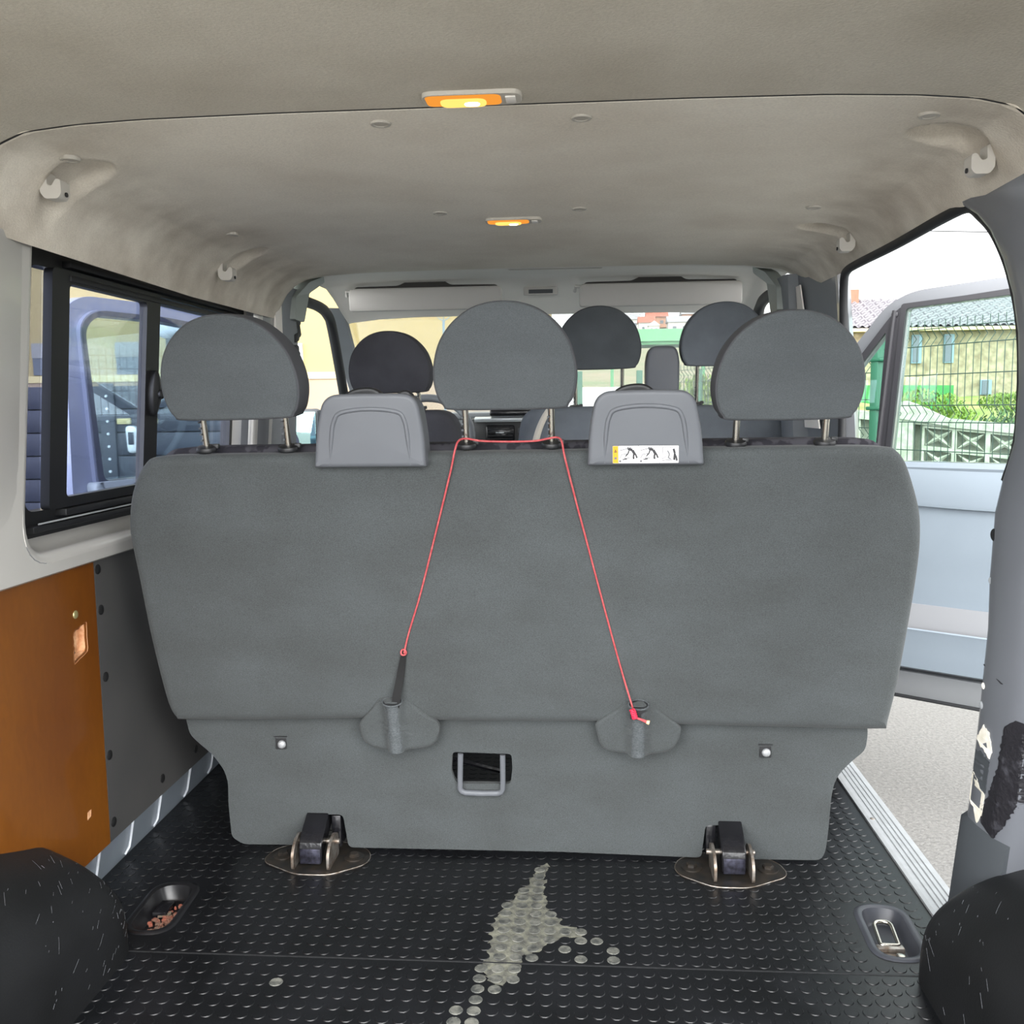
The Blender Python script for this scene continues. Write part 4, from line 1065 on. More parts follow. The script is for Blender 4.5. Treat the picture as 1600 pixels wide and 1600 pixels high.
# ---- wheel arch covers
def arch(name_label, xin, xout, sgn):
    m = MB()
    W = abs(xout - xin)
    PROF = [(0.0, 0.0), (0.002, 0.06), (0.012, 0.11), (0.040, 0.152), (0.085, 0.187), (0.14, 0.214), (0.20, 0.238), (0.26, 0.252)]
    PROF = [p for p in PROF if p[0] < W] + [(W, interp(PROF, W))]
    PROF = crom(PROF, 6, closed=False)
    def f_(u, v):
        """u runs from the front foot to the rear, v from the inner foot over the shoulder to the wall"""
        yv = 1.705 - 0.80 * u
        t = min(1.0, u / 0.20)
        k = (1 - (1 - t) ** 2.8) * (1 + 0.36 * sstep(0.08, 0.45, u))
        i = min(int(v * (len(PROF) - 1)), len(PROF) - 2); w_ = v * (len(PROF) - 1) - i
        a = PROF[i][0] + (PROF[i + 1][0] - PROF[i][0]) * w_; z = (PROF[i][1] + (PROF[i + 1][1] - PROF[i][1]) * w_) * k
        inset = 0.05 * (1 - sstep(0.0, 0.15, u)) * (1 - a / W)
        return (xin + sgn * (a + inset), yv, z)
    m.grid(f_, 40, 36)
    o = m.build('wheel_arch_cover', M['arch'], smooth=60)
    # front end cap closes on the floor
    tag(o, name_label, 'wheel arch cover')
    return o, f_
aL, fL = arch('black scuffed wheel arch cover below the varnished plywood panel', -0.855, -1.028, -1)
aR, fR = arch('black moulded wheel arch cover beside the side door pillar', 0.590, 0.790, 1)
for (o, f_, n_) in ((aL, fL, 70), (aR, fR, 40)):
    q = MB()
    for k in range(n_):
        u, v = rnd.uniform(0.06, 0.45), rnd.uniform(0.05, 0.80)
        l = rnd.choice([0.008, 0.015, 0.03, 0.06]) * rnd.uniform(.5, 1.2); a = rnd.gauss(2.2, 0.25)
        pts = []
        for t in (0, 0.5, 1):
            uu, vv = min(.98, max(.02, u + l * t * math.cos(a) * 0.9)), min(.98, max(.02, v + l * t * math.sin(a) * 1.2))
            p = f_(uu, vv); pts.append((p[0] - (0.0004 if o is aL else -0.0) * 0, p[1], p[2] + 0.0003))
        q.tube(pts, rnd.uniform(0.0002, 0.0004), 4)
    q.build('scratch_pattern', M['scratch'], o, smooth=0, kind='stuff')

# ---- boards on the left wall
pw = MB()
ph = [(1.733, 0.531), (1.781, 0.541), (1.783, 0.598), (1.738, 0.588)]
ph = [(a + rnd.uniform(-.002, .002), b + rnd.uniform(-.002, .002)) for a, b in resample(ph, 0.008)]
wob = lambda z: 0.0
pw.slab([(0.80, 0.105), (1.825, 0.112), (1.826, 0.722), (0.80, 0.735)], lambda a, b, d: (-1.000 - d, a, b), 0.0, 0.010, holes=[ph])
ply = pw.build('plywood_panel', M['plywood'], smooth=0)
tag(ply, 'orange varnished plywood panel with a ragged square hole on the left wall', 'plywood panel')
q = MB(); n = len(ph)
q.loft([[(-0.9995, 1.758 + (a - 1.758) * 1.10, 0.565 + (b - 0.565) * 1.10) for a, b in ph], [(-1.004, a, b) for a, b in ph], [(-1.016, 1.760 + (a - 1.758) * 0.9, 0.565 + (b - 0.565) * 0.9) for a, b in ph]])
q.box((-1.017, 1.782, 0.566), (0.004, 0.026, 0.060))
q.build('raw_hole_edge', M['wood_raw'], ply, smooth=0)
MB().lathe([(0.0085, 0), (0.008, 0.0015), (0.004, 0.0028)], (-0.9995, 1.746, 0.623), (1, 0, 0), 16).build('screw', M['screw'], ply)
MB().slab(resample([(1.742, 0.200), (1.755, 0.203), (1.757, 0.216), (1.744, 0.215)], 0.005), lambda a, b, d: (-0.9998 + d, a, b), 0.0, 0.0006).build('chip_mark', M['wood_raw'], ply, smooth=0)
gb = MB().slab([(1.8285, 0.112), (2.66, 0.112), (2.66, 0.722), (1.8285, 0.722)], lambda a, b, d: (-1.0005 - d, a, b), 0.0, 0.006).build('hardboard_panel', M['gray_board'], smooth=0)
tag(gb, 'dark grey hardboard lining panel pinned with black clips behind the bench', 'lining panel')
for (yv, z) in ((1.842, 0.697), (1.845, 0.611), (1.847, 0.467), (1.843, 0.298), (1.843, 0.150), (2.078, 0.150), (2.272, 0.150), (2.50, 0.150)):
    MB().lathe([(0.0105, 0), (0.0105, 0.0015), (0.007, 0.003), (0.002, 0.0035)], (-1.0005, yv, z), (1, 0, 0), 18).build('push_clip', M['clip_black'], gb)

# ================================================================== CEILING FITTINGS
def dome_lamp(cx, cy, w, l, name_label):
    z = ceil_z(cx, cy)
    sl = (ceil_z(cx, cy + 0.02) - ceil_z(cx, cy - 0.02)) / 0.04
    r = empty('dome_lamp', (cx, cy, z), name_label, 'ceiling lamp', 'lit lamps in the headliner')
    def mp(a, b, d): return (cx + a, cy + b, z + sl * b - 0.002 - d)
    m = MB()
    o = rrect(0, 0, w, l, 0.018)
    i_ = rrect(-0.012, 0, w - 0.034, l - 0.008, 0.012)
    def at(pts, d): return [mp(a, b, d) for a, b in pts]
    m.loft([at(o, -0.004), at([(a * .995, b * .985) for a, b in o], 0.0022), at([(a * .98, b * .94) for a, b in o], 0.0036), at(i_, 0.0036), at(i_, 0.001)])
    m.build('bezel', M['lamp_bezel'], r, smooth=40)
    ln = MB()
    ln.pillow(resample(i_, 0.008), lambda a, b, d: mp(a, b, 0.0046 - d), 0.004, 0.002, 0.003, seg=3, rings=4)
    lens = ln.build('lens', M['lens_grad'], r, smooth=60)
    MB().pillow(resample(rrect(-0.012, 0, w * 0.46, l * 0.62, 0.014), 0.006), lambda a, b, d: mp(a, b, 0.0084 - d), 0.002, 0.0012, 0.001, rings=3).build('hot_spot', M['lens_hot'], lens)
    b_ = MB()
    b_.pillow(resample(rrect(0.0, 0, w * 0.16, l * 0.34, 0.011), 0.004), lambda a, b, d: mp(a, b, 0.0100 - d), 0.003, 0.002, 0.001, rings=3)
    b_.build('bulb', M['bulb'], lens)
    MB().box((cx + w / 2 - 0.016, cy, z - 0.006), (0.014, l * 0.5, 0.003), 0.001).build('switch', M['headliner_cab'], r)
dome_lamp(-0.150, 1.352, 0.140, 0.052, 'larger lit amber dome lamp just behind the headliner seam')
dome_lamp(-0.150, 2.16, 0.128, 0.048, 'smaller lit amber dome lamp further forward in the headliner')

HOOKS = [(-0.884, 1.535, -1, 'ivory grab hook above the near end of the sliding window'),
         (-0.884, 2.29, -1, 'ivory grab hook above the far end of the sliding window'),
         (0.638, 1.555, 1, 'ivory grab hook above the side door opening, nearer the rear pillar'),
         (0.632, 2.275, 1, 'ivory grab hook at the forward end of the side door opening')]
for (hx, hy, sg, lb) in HOOKS:
    z = ceil_z(hx, hy)
    r = empty('grab_hook', (hx, hy, z - 0.03), lb, 'hook', 'hooks along the headliner edges')
    m = MB()
    # a stubby J seen end-on: root, throat and lip
    o = rpoly([(0.0, 0.018), (0.0, -0.016), (0.008, -0.026), (0.030, -0.026), (0.036, -0.018), (0.036, 0.004), (0.028, 0.006), (0.020, -0.006), (0.012, -0.004), (0.013, 0.018)], 0.004, 3)
    m.slab(o, lambda a, b, d: (hx - sg * a, hy + d, z + b), -0.014, 0.014)
    h = m.build('hook_body', M['hook'], r, smooth=40)
    bv = h.modifiers.new('bevel', 'BEVEL'); bv.width = 0.003; bv.segments = 2; bv.limit_method = 'ANGLE'
    MB().lathe([(0.004, 0), (0.004, 0.002)], (hx - sg * 0.0365, hy, z - 0.018), (-sg, 0, 0), 10).build('screw_hole', M['rubber'], r)

CLIPS = [(-0.822, 1.508, 'oval headliner clip near the left end of the seam'), (-0.302, 1.458, 'oval headliner clip just ahead of the larger lamp, on its left'),
         (0.002, 1.464, 'oval headliner clip just ahead of the larger lamp, on its right'), (0.513, 1.474, 'oval headliner clip near the right end of the seam'),
         (-0.79, 2.126, 'oval headliner clip beside the far window hook'), (-0.303, 2.069, 'oval headliner clip left of the smaller lamp'),
         (-0.002, 2.07, 'oval headliner clip right of the smaller lamp'), (0.493, 2.079, 'oval headliner clip above the side door opening')]
for (cx, cy, lb) in CLIPS:
    z = ceil_z(cx, cy)
    m = MB()
    m.lathe([(0.0165, 0.004), (0.0165, 0.0), (0.015, -0.0022), (0.011, -0.0022), (0.010, -0.0010), (0.002, -0.0010)], (cx, cy, z - 0.0005), (0, 0, 1), 22)
    tag(m.build('headliner_clip', M['clip_grey'], smooth=50), lb, 'clip', 'clips in the headliner')

# ---- sun visors and the small vent lamp between them
def visor(x0, x1, label):
    cx = (x0 + x1) / 2; hw = (x1 - x0) / 2
    r = empty('sun_visor', (cx, 3.40, 1.38), label, 'sun visor', 'sun visors over the windscreen')
    o = rpoly([(-hw, -0.008), (hw, -0.008), (hw, 0.072), (-hw, 0.072)], [0.012, 0.012, 0.02, 0.02], 5)
    MB().pillow(resample(o, 0.02), lambda a, b, d: (cx + a, 3.395 - 0.1 * b + d, 1.380 + b), 0.016, 0.006, 0.002, rings=3).build('visor_board', M['visor'], r, smooth=60)
    sh = MB()
    o2 = rpoly([(-hw + 0.01, 0.060), (hw - 0.01, 0.060), (hw - 0.02, 0.080), (0.09, 0.082), (0.065, 0.098), (-0.065, 0.098), (-0.10, 0.082), (-hw + 0.02, 0.080)], 0.012, 4)
    sh.slab(o2, lambda a, b, d: (cx + a, 3.412 + d, 1.380 + b), 0.0, 0.006)
    sh.build('visor_recess', M['visor_dark'], r, smooth=0)
    MB().tube([(x0 + 0.02, 3.41, 1.443), (x0 - 0.012, 3.41, 1.446), (x0 - 0.016, 3.43, 1.43)], 0.006, 8).build('pivot', M['visor'], r)
visor(-0.837, -0.280, 'pale vinyl sun visor above the driver side of the windscreen')
visor(-0.005, 0.567, 'pale vinyl sun visor above the passenger side of the windscreen')
vl = empty('cab_lamp', (-0.145, 3.46, 1.435), 'small slotted lamp on the header between the sun visors', 'lamp')
MB().box((-0.145, 3.475, 1.440), (0.125, 0.012, 0.030), 0.004).build('housing', M['visor'], vl)
MB().box((-0.145, 3.468, 1.438), (0.088, 0.004, 0.014), 0.001).build('slot', M['dark_trim'], vl)

# ================================================================== FRONT SEATS AND DASHBOARD
def seat_back(root, x0, x1, ztop, cloth, y0=3.05):
    w = (x1 - x0) / 2; cx = (x0 + x1) / 2
    o = rpoly([(-w, 0.30), (w, 0.30), (w * 1.0, 0.78), (w * 0.93, ztop), (-w * 0.93, ztop), (-w, 0.78)], [0.02, 0.02, 0.1, 0.07, 0.07, 0.1], 6)
    MB().pillow(resample(o, 0.02), lambda a, b, d: (cx + a, y0 - 0.22 * (b - 0.9) + d, b), 0.13, 0.03, 0.012, rings=5).build('seat_back', cloth, root, smooth=60)
    MB().box((cx, y0 + 0.38, 0.34), (2 * w, 0.50, 0.14), 0.04).build('seat_cushion', cloth, root)
    MB().box((cx, y0 + 0.36, 0.08), (2 * w * 0.8, 0.40, 0.38), 0.02).build('seat_base', M['dark_trim'], root)
dr = empty('driver_seat', (-0.57, 3.35, -0.13), 'black cloth driver seat with a rounded headrest, left front of the cab', 'front seat')
seat_back(dr, -0.83, -0.395, 1.015, M['fabric_black'])
headrest(dr, -0.612, 2.995, 1.072, 0.2, 0.0, M['fabric_black'], M['fabric_black'], drop=0.055, yoff=0.05)
ps = empty('passenger_bench', (0.24, 3.35, -0.13), 'dark grey double passenger seat with two rounded headrests, right front of the cab', 'front seat')
seat_back(ps, -0.225, 0.735, 1.020, M['fabric_dark'])
headrest(ps, 0.057, 2.995, 1.137, 0.2, 0.01, M['fabric_black2'], M['fabric_black'], drop=0.12, postgap=0.075, yoff=0.05)
headrest(ps, 0.445, 2.995, 1.142, 0.2, 0.0, M['fabric_dark'], M['fabric_dark'], drop=0.12, postgap=0.075, yoff=0.05)
tw = MB()
tw.pillow(resample(rpoly([(-0.052, 0.0), (0.052, 0.0), (0.053, 0.16), (0.042, 0.205), (-0.042, 0.205), (-0.053, 0.16)], 0.03, 5), 0.012), lambda a, b, d: (0.256 + a, 3.0 - 0.1 * b + d, 1.0 + b), 0.07, 0.012, 0.003, rings=3)
tw.build('belt_tower', M['grey_plastic'], ps, smooth=50)
sbm = MB()
pb = crom([(-0.085, 1.03), (-0.11, 1.0), (-0.135, 0.95), (-0.155, 0.88)], 5, closed=False)
sbm.loft([[(a - 0.010, 2.985 - 0.2 * (b - 1), b), (a + 0.012, 2.985 - 0.2 * (b - 1), b)] for a, b in pb], close=False)
o = sbm.build('seat_belt', M['belt_pale'], ps, smooth=50)
o.modifiers.new('solid', 'SOLIDIFY').thickness = 0.002

db = empty('dashboard', (-0.15, 4.1, 0.5), 'black and silver dashboard with a centre air vent, seen between the front seats', 'dashboard')
d = MB()
d.box((-0.15, 4.15, 0.80), (1.75, 0.55, 0.34), 0.05)
d.build('dash_body', M['dark_trim'], db)
MB().box((-0.15, 4.20, 0.985), (1.7, 0.50, 0.03), 0.012).build('dash_top', M['dash_top'], db)
c = MB(); c.box((-0.285, 3.86, 0.86), (0.34, 0.09, 0.24), 0.02); c.build('centre_console', M['black'], db)
MB().box((-0.285, 3.816, 0.972), (0.30, 0.03, 0.016), 0.004, Matrix.Rotation(0.3, 3, 'X')).build('console_trim', M['silver'], db)
MB().box((-0.275, 3.82, 0.998), (0.19, 0.05, 0.026), 0.006).build('display_slot', M['gloss_black'], db)
v = MB()
v.box((-0.330, 3.812, 0.912), (0.118, 0.012, 0.072), 0.008)
vent = v.build('air_vent', M['gloss_black'], db)
sv = MB()
for k in range(4): sv.box((-0.330, 3.803, 0.892 + k * 0.013), (0.10, 0.010, 0.003), 0.0008)
sv.build('vent_slats', M['black'], vent)
MB().box((-0.330, 3.800, 0.918), (0.034, 0.006, 0.005), 0.001).build('vent_tab', M['silver'], vent)
MB().box((-0.226, 3.812, 0.925), (0.06, 0.010, 0.02), 0.003).build('button', M['dark_trim'], db)
sw = empty('steering_wheel', (-0.62, 3.62, 0.93), 'grey steering wheel rim just visible beside the driver seat', 'steering wheel')
w_ = MB()
ax = Vector((0, -0.85, 0.53)).normalized(); u_ = Vector((1, 0, 0)); v_ = ax.cross(u_)
rim = [Vector((-0.62, 3.66, 0.90)) + (u_ * math.cos(q) + v_ * math.sin(q)) * 0.19 for q in dense(0, 2 * math.pi, 48)]
w_.tube(rim, 0.016, 10, cap=False)
w_.build('rim', M['grey_plastic'], sw, smooth=70)
w_ = MB()
w_.lathe([(0.06, 0), (0.055, 0.03), (0.03, 0.04)], (-0.62, 3.68, 0.89), ax, 20)
w_.build('hub', M['black'], sw)
for q in (0.3, 2.84, 4.71):
    MB().tube([Vector((-0.62, 3.675, 0.893)), Vector((-0.62, 3.66, 0.90)) + (u_ * math.cos(q) + v_ * math.sin(q)) * 0.18], 0.012, 8).build('spoke', M['black'], sw)

# black seat belt reel hanging on the left door pillar
bm_ = empty('belt_adjuster', (-0.86, 2.96, 1.20), 'black seat belt height adjuster hanging on the left pillar cover', 'seat belt')
m = MB()
for (dy, dz, s1, s2, s3) in ((0.07, 0.10, .03, .05, .035), (0.075, 0.075, .03, .035, .05), (0.05, 0.05, .03, .05, .03), (0.045, 0.01, .03, .05, .035), (0.065, -0.005, .03, .03, .03), (0.07, -0.05, .02, .035, .05)):
    m.box((-0.868, 2.96 + dy, 1.20 + dz), (s1, s2, s3), 0.008, Matrix.Rotation(dz * 5, 3, 'X'))
m.v = [(a - 0.050, b - 0.035, c) for a, b, c in m.v]
m.build('adjuster_body', M['rubber'], bm_)
m = MB(); m.loft([[(-0.925, 2.97, 1.18), (-0.925, 3.01, 1.18)], [(-0.932, 2.97, 1.0), (-0.932, 3.01, 1.0)], [(-0.94, 2.95, 0.3), (-0.94, 2.99, 0.3)]], close=False)
o = m.build('webbing', M['webbing'], bm_); o.modifiers.new('solid', 'SOLIDIFY').thickness = 0.002

# ================================================================== THE TWO OPEN FRONT DOORS
def front_door(name, loc, rz, s_, label, paint, trim, glass_m, frame_dark, zs=1.0):
    """local x runs from the hinge to the rear edge; s_ = side of the trim along local y"""
    r = empty(name, loc, label, 'vehicle door', kind='structure', rz=rz, local=True)
    def mp(a, b, d): return (a, s_ * d, b if b < 0.8 else 0.8 + (b - 0.8) * zs)
    outer = [(0.0, -0.10), (0.0, 0.90), (0.10, 1.045), (0.24, 1.235), (0.36, 1.385), (0.45, 1.428), (0.80, 1.452), (1.14, 1.448), (1.215, 1.40), (1.225, 0.80), (1.20, -0.10)]
    outer = rpoly(outer, [0.01, 0.02, 0, 0.02, 0.05, 0.05, 0.05, 0.06, 0.06, 0.02, 0.02], 5)
    ql = rpoly([(0.085, 0.835), (0.095, 0.92), (0.18, 1.04), (0.365, 1.285), (0.338, 0.835)], [0.01, 0.01, 0, 0.012, 0.01], 3)
    mw = rpoly([(0.392, 0.800), (0.436, 1.365), (0.80, 1.386), (1.10, 1.383), (1.155, 1.335), (1.115, 0.800)], [0.012, 0.012, 0.02, 0.05, 0.05, 0.03], 5)
    MB().slab(outer, mp, -0.055, -0.010, holes=[ql, mw]).build('door_shell', paint, r, smooth=30, local=True)
    # dark seal and window frame on the inner face
    inn = rpoly([(0.050, 0.80), (0.055, 0.90), (0.155, 1.050), (0.375, 1.335), (0.42, 1.378), (0.80, 1.408), (1.11, 1.405), (1.175, 1.352), (1.145, 0.79)], [0.01, 0.01, 0, 0.02, 0.03, 0.03, 0.05, 0.05, 0.01], 4)
    MB().slab(inn, mp, -0.010, 0.006, holes=[ql, mw]).build('window_frame', frame_dark, r, smooth=30, local=True)
    MB().tube([mp(0.345, 0.82, 0.006), mp(0.388, 1.30, 0.006), mp(0.395, 1.36, 0.006)], 0.010, 8).build('division_bar', frame_dark, r, local=True)
    MB().lathe([(0.013, 0), (0.012, 0.006), (0.006, 0.009)], mp(0.395, 1.345, 0.004), (0, s_, 0), 14).build('bolt', frame_dark, r, local=True)
    gk = rpoly([(0.372, 0.792), (0.418, 1.382), (0.80, 1.404), (1.105, 1.401), (1.172, 1.350), (1.138, 0.792)], [0.012, 0.012, 0.02, 0.05, 0.05, 0.03], 5)
    MB().slab(gk, mp, 0.002, 0.010, holes=[mw]).build('pane_seal', M['paint_blue_in'] if s_ > 0 else frame_dark, r, smooth=0, local=True)
    MB().slab(ql, mp, -0.035, -0.031).build('quarter_pane', glass_m, r, smooth=0, local=True)
    MB().slab(mw, mp, -0.035, -0.031).build('pane', glass_m, r, smooth=0, local=True)
    # moulded inner trim
    t = MB()
    tp_ = rpoly([(0.05, 0.025), (0.05, 0.80), (1.17, 0.800), (1.16, 0.025)], 0.02, 4)
    t.pillow(resample(tp_, 0.03), lambda a, b, d: mp(a, b, 0.028 + 0.016 * sstep(0.30, 0.62, b) * (1 - sstep(0.70, 0.80, b)) - d), 0.038, 0.012, 0.0, rings=2)
    trim = t.build('door_trim', trim, r, smooth=50, local=True)
    a_ = MB()
    a_.loft([[mp(x, 0.645 - 0.014 * math.sin((x - 0.35) * 3.6) + dz, 0.036 + dd) for dz, dd in ((0.16, 0.0), (0.13, 0.010), (0.02, 0.022), (0.004, 0.020), (0.0, 0.006), (-0.02, 0.004))] for x in dense(0.12, 1.12, 24)], close=False)
    a_.build('arm_rail', trim.data.materials[0], trim, smooth=50, local=True)
    a_ = MB()
    a_.loft([[mp(x, 0.798, 0.020), mp(x, 0.800, 0.040), mp(x, 0.782, 0.046), mp(x, 0.765, 0.040)] for x in (0.06, 1.15)], close=False)
    a_.build('waist_rail', trim.data.materials[0], trim, smooth=30, local=True)
    pk = MB()
    pk.loft([[mp(x, 0.020, 0.030), mp(x, 0.035, 0.075), mp(x, 0.10, 0.085), mp(x, 0.168, 0.088), mp(x, 0.184, 0.092), mp(x, 0.188, 0.086), mp(x, 0.186, 0.078), mp(x, 0.10, 0.070)] for x in dense(0.10, 1.10, 6)], close=False)
    pk.build('door_pocket', trim.data.materials[0], trim, smooth=40, local=True)
    rc = MB()
    rc.slab(rpoly([(0.11, 0.10), (1.09, 0.10), (1.09, 0.270), (0.11, 0.270)], 0.02, 3), mp, 0.030, 0.034)
    rc.build('pocket_recess', M['pocket_grey'], trim, smooth=0, local=True)
    MB().box((0.6, s_ * 0.0, -0.045), (1.18, 0.05, 0.10), 0.012).build('door_foot', M['door_sill'], r, local=True)
    MB().box((0.6, s_ * 0.015, -0.094), (1.18, 0.035, 0.012), 0.003).build('bottom_seal', M['rubber'], r, local=True)
    return r
dR = front_door('door_2', (0.85, 3.87, 0.0), math.atan2(-0.588, 0.81), -1, 'open front passenger door with sky-tinted grey trim beyond the side opening', M['paint_out'], M['sky_tint_trim'], M['glass_green'], M['door_rubber'])
dL = front_door('door_1', (-1.2, 3.95, 0.0), math.atan2(-0.954, -0.299), 1, 'ajar front driver door seen through the sliding side window', M['paint_blue'], M['sky_tint_trim'], M['glass_green'], M['paint_blue'], 0.9)
o = MB().box((-0.125, -0.05, 0.925), (0.06, 0.15, 0.20), 0.025).build('mirror_housing', M['dark_trim'], dL, local=True)
MB().box((-0.094, -0.05, 0.925), (0.004, 0.125, 0.17), 0.001).build('mirror_glass', M['mirror'], o, local=True)

# ================================================================== OUTSIDE
GZ = -0.60
MB().slab([(-60, -25), (60, -25), (60, 120), (-60, 120)], lambda a, b, d: (a, b, GZ - d), 0.0, 0.2).build('ground', M['asphalt'], smooth=0, kind='structure', label='pale asphalt yard outside the van')

# ---- green mesh fence on the right
fd = Vector((-0.47, 0.883, 0)).normalized()
P0 = Vector((1.875, 6.14, GZ))
def fpt(t, z): return P0 + fd * t + Vector((0, 0, z - GZ))
fence = empty('mesh_fence', (1.97, 6.14, GZ), 'green welded mesh fence with one stout post, beyond the open passenger door', 'fence')
po = MB()
po.box(fpt(0, 0.46), (0.062, 0.062, 2.12), 0.006, Matrix.Rotation(math.atan2(fd.y, fd.x), 3, 'Z'))
post = po.build('post', M['fence_green'], fence)
for z in (1.29, 0.985, 0.71, 0.30):
    MB().box(fpt(0, z), (0.11, 0.080, 0.024), 0.006, Matrix.Rotation(math.atan2(fd.y, fd.x), 3, 'Z')).build('clamp', M['fence_green'], post)
def panel(t0, t1, ztop):
    m = MB(); n_ = Vector((fd.y, -fd.x, 0))
    bends = [(ztop, 0), (ztop - 0.05, 0), (ztop - 0.10, 0.045), (ztop - 0.15, 0.0), (ztop - 0.50, 0.0), (ztop - 0.55, 0.045), (ztop - 0.60, 0.0), (ztop - 1.10, 0), (ztop - 1.15, .045), (ztop - 1.20, 0), (GZ + 0.03, 0)]
    t = t0
    while t <= t1:
        m.tube([fpt(t, z) + n_ * o for z, o in bends], 0.0026, 4, cap=False); t += 0.05
    hz = [ztop - 0.05, ztop - 0.15, ztop - 0.32, ztop - 0.50, ztop - 0.60, ztop - 0.77, ztop - 0.94, ztop - 1.10, ztop - 1.20, ztop - 1.4, ztop - 1.6, ztop - 1.8]
    for z in hz: m.tube([fpt(t0, z), fpt(t1, z)], 0.0030, 4, cap=False)
    m.build('wire_panel', M['wire'], fence, smooth=0)
panel(-2.46, -0.05, 1.50)
panel(0.05, 2.46, 1.36)
# bare green posts with mesh further ahead
for i, (px, py) in enumerate(((-0.02, 12.0), (0.735, 12.0), (1.48, 12.0))):
    m = MB(); m.box((px, py, 0.43), (0.075, 0.06, 2.06), 0.006)
    o = m.build('fence_post', M['fence_green'])
    tag(o, ('green fence post left of the parked white car', 'green fence post right of the parked white car', 'green fence post behind the passenger headrest furthest right')[i], 'post', 'green posts ahead of the van')
m = MB()
for k in range(40):
    m.tube([(0.75 + k * 0.06, 12.02, GZ), (0.75 + k * 0.06, 12.02, 1.40)], 0.003, 4, cap=False)
for k in range(9): m.tube([(0.74, 12.02, -0.4 + k * 0.2), (3.1, 12.02, -0.4 + k * 0.2)], 0.003, 4, cap=False)
tag(m.build('wire_mesh', M['wire'], smooth=0), 'green wire mesh between the far fence posts ahead of the van', 'fence')

# ---- pierced concrete wall behind the fence
wd = Vector((0.87, -0.45, -0.10)).normalized(); W0 = Vector((2.98, 10.0, 0.0)); wz = Vector((0, 0, 1)); wn_ = Vector((-0.45, -0.87, 0)).normalized()
def wp_(a, b, d): 
    p = W0 + wd * a; return (p.x + wn_.x * d, p.y + wn_.y * d, p.z + b)
cw = empty('concrete_wall', (3.6, 9.6, GZ), 'pale pierced concrete block wall with star shaped openings behind the mesh fence', 'garden wall')
m = MB()
m.slab([(-1.5, -0.9), (3.2, -0.6), (3.2, 0.93), (-1.5, 0.93)], wp_, -0.20, -0.14)
CW, CH = 0.30, 0.225
for rw in range(5):
    for c_ in range(-4, 10):
        x0 = 0.52 + c_ * CW; z1 = 0.84 - rw * CH; z0 = z1 - CH
        if 0.02 < x0 + CW / 2 < 0.50: continue
        e = 0.022
        m.slab([(x0, z0), (x0 + CW, z0), (x0 + CW, z1), (x0, z1)], wp_, -0.06, 0.0, holes=[[(x0 + e, z0 + e), (x0 + CW - e, z0 + e), (x0 + CW - e, z1 - e), (x0 + e, z1 - e)]])
        cx, cz = x0 + CW / 2, (z0 + z1) / 2; hx, hz = CW / 2 - e, CH / 2 - e
        star = [(cx - hx, cz - hz), (cx, cz - hz * .30), (cx + hx, cz - hz), (cx + hx * .32, cz), (cx + hx, cz + hz), (cx, cz + hz * .30), (cx - hx, cz + hz), (cx - hx * .32, cz)]
        b0 = [wp_(a, b, -0.055) for a, b in star]; tpz = [wp_(a, b, -0.012 if i % 2 == 0 else -0.03) for i, (a, b) in enumerate(star)]
        m.add(b0 + tpz + [wp_(cx, cz, 0.0)], [(i, (i + 1) % 8, 8 + (i + 1) % 8, 8 + i) for i in range(8)] + [(8 + i, 8 + (i + 1) % 8, 16) for i in range(8)])
m.build('pierced_blocks', M['concrete'], cw, smooth=0)
m = MB(); m.slab([(-1.5, 0.845), (3.2, 0.845), (3.2, 0.92), (-1.5, 0.92)], wp_, -0.12, 0.03); m.build('coping', M['concrete'], cw, smooth=0)
m = MB(); m.slab([(0.10, -0.8), (0.44, -0.8), (0.44, 0.92), (0.10, 0.92)], wp_, -0.12, 0.06); m.slab([(0.10, 0.90), (0.78, 0.86), (0.78, 0.92), (0.44, 1.05), (0.36, 1.07), (0.10, 1.0)], wp_, -0.14, 0.08)
m.build('gabled_pier', M['concrete'], cw, smooth=0)

# ---- stone house with slate-coloured tiles
hs = empty('stone_house', (12.0, 30.5, 0.8), 'long rubble-stone house with slate-blue tiled roof beyond the fence', 'house')
m = MB(); m.slab([(8.0, 0.2), (17.0, 0.2), (17.0, 3.26), (8.0, 3.30)], lambda a, b, d: (a, 30.5 + d, b), 0.0, 5.0); m.build('stone_wall', M['stone'], hs, smooth=0)
m = MB(); m.loft([[(7.7, 30.1, 3.30), (7.7, 33.0, 4.45), (7.7, 36, 3.3)], [(17.4, 30.1, 3.30), (17.4, 33.0, 4.55), (17.4, 36, 3.3)]], close=False)
m.grid(lambda u, v: (7.7 + 9.7 * u, 30.1 + 2.9 * v, 3.36 + 1.13 * v + 0.035 * math.sin(u * 260)), 260, 6)
roof = m.build('tiled_roof', M['tiles'], hs, smooth=40)
m = MB(); m.box((12.55, 30.15, 3.26), (9.8, 0.14, 0.10)); m.build('eaves_gutter', M['beige_band'], hs)
for (x, z, w_, h_) in ((10.46, 2.67, 0.30, 0.88), (11.44, 2.67, 0.30, 0.88), (12.60, 1.46, 0.34, 0.46)):
    m = MB(); m.box((x, 30.46, z), (w_, 0.10, h_)); f_ = m.build('window', M['blue_frame'], hs)
    MB().box((x - 0.03, 30.40, z), (w_ * 0.6, 0.02, h_ * 0.92)).build('pane', M['dark_glass'], f_)
m = MB(); m.box((9.0, 33.0, 4.55), (0.6, 0.6, 0.5)); m.build('chimney', M['tiles_red'], hs)
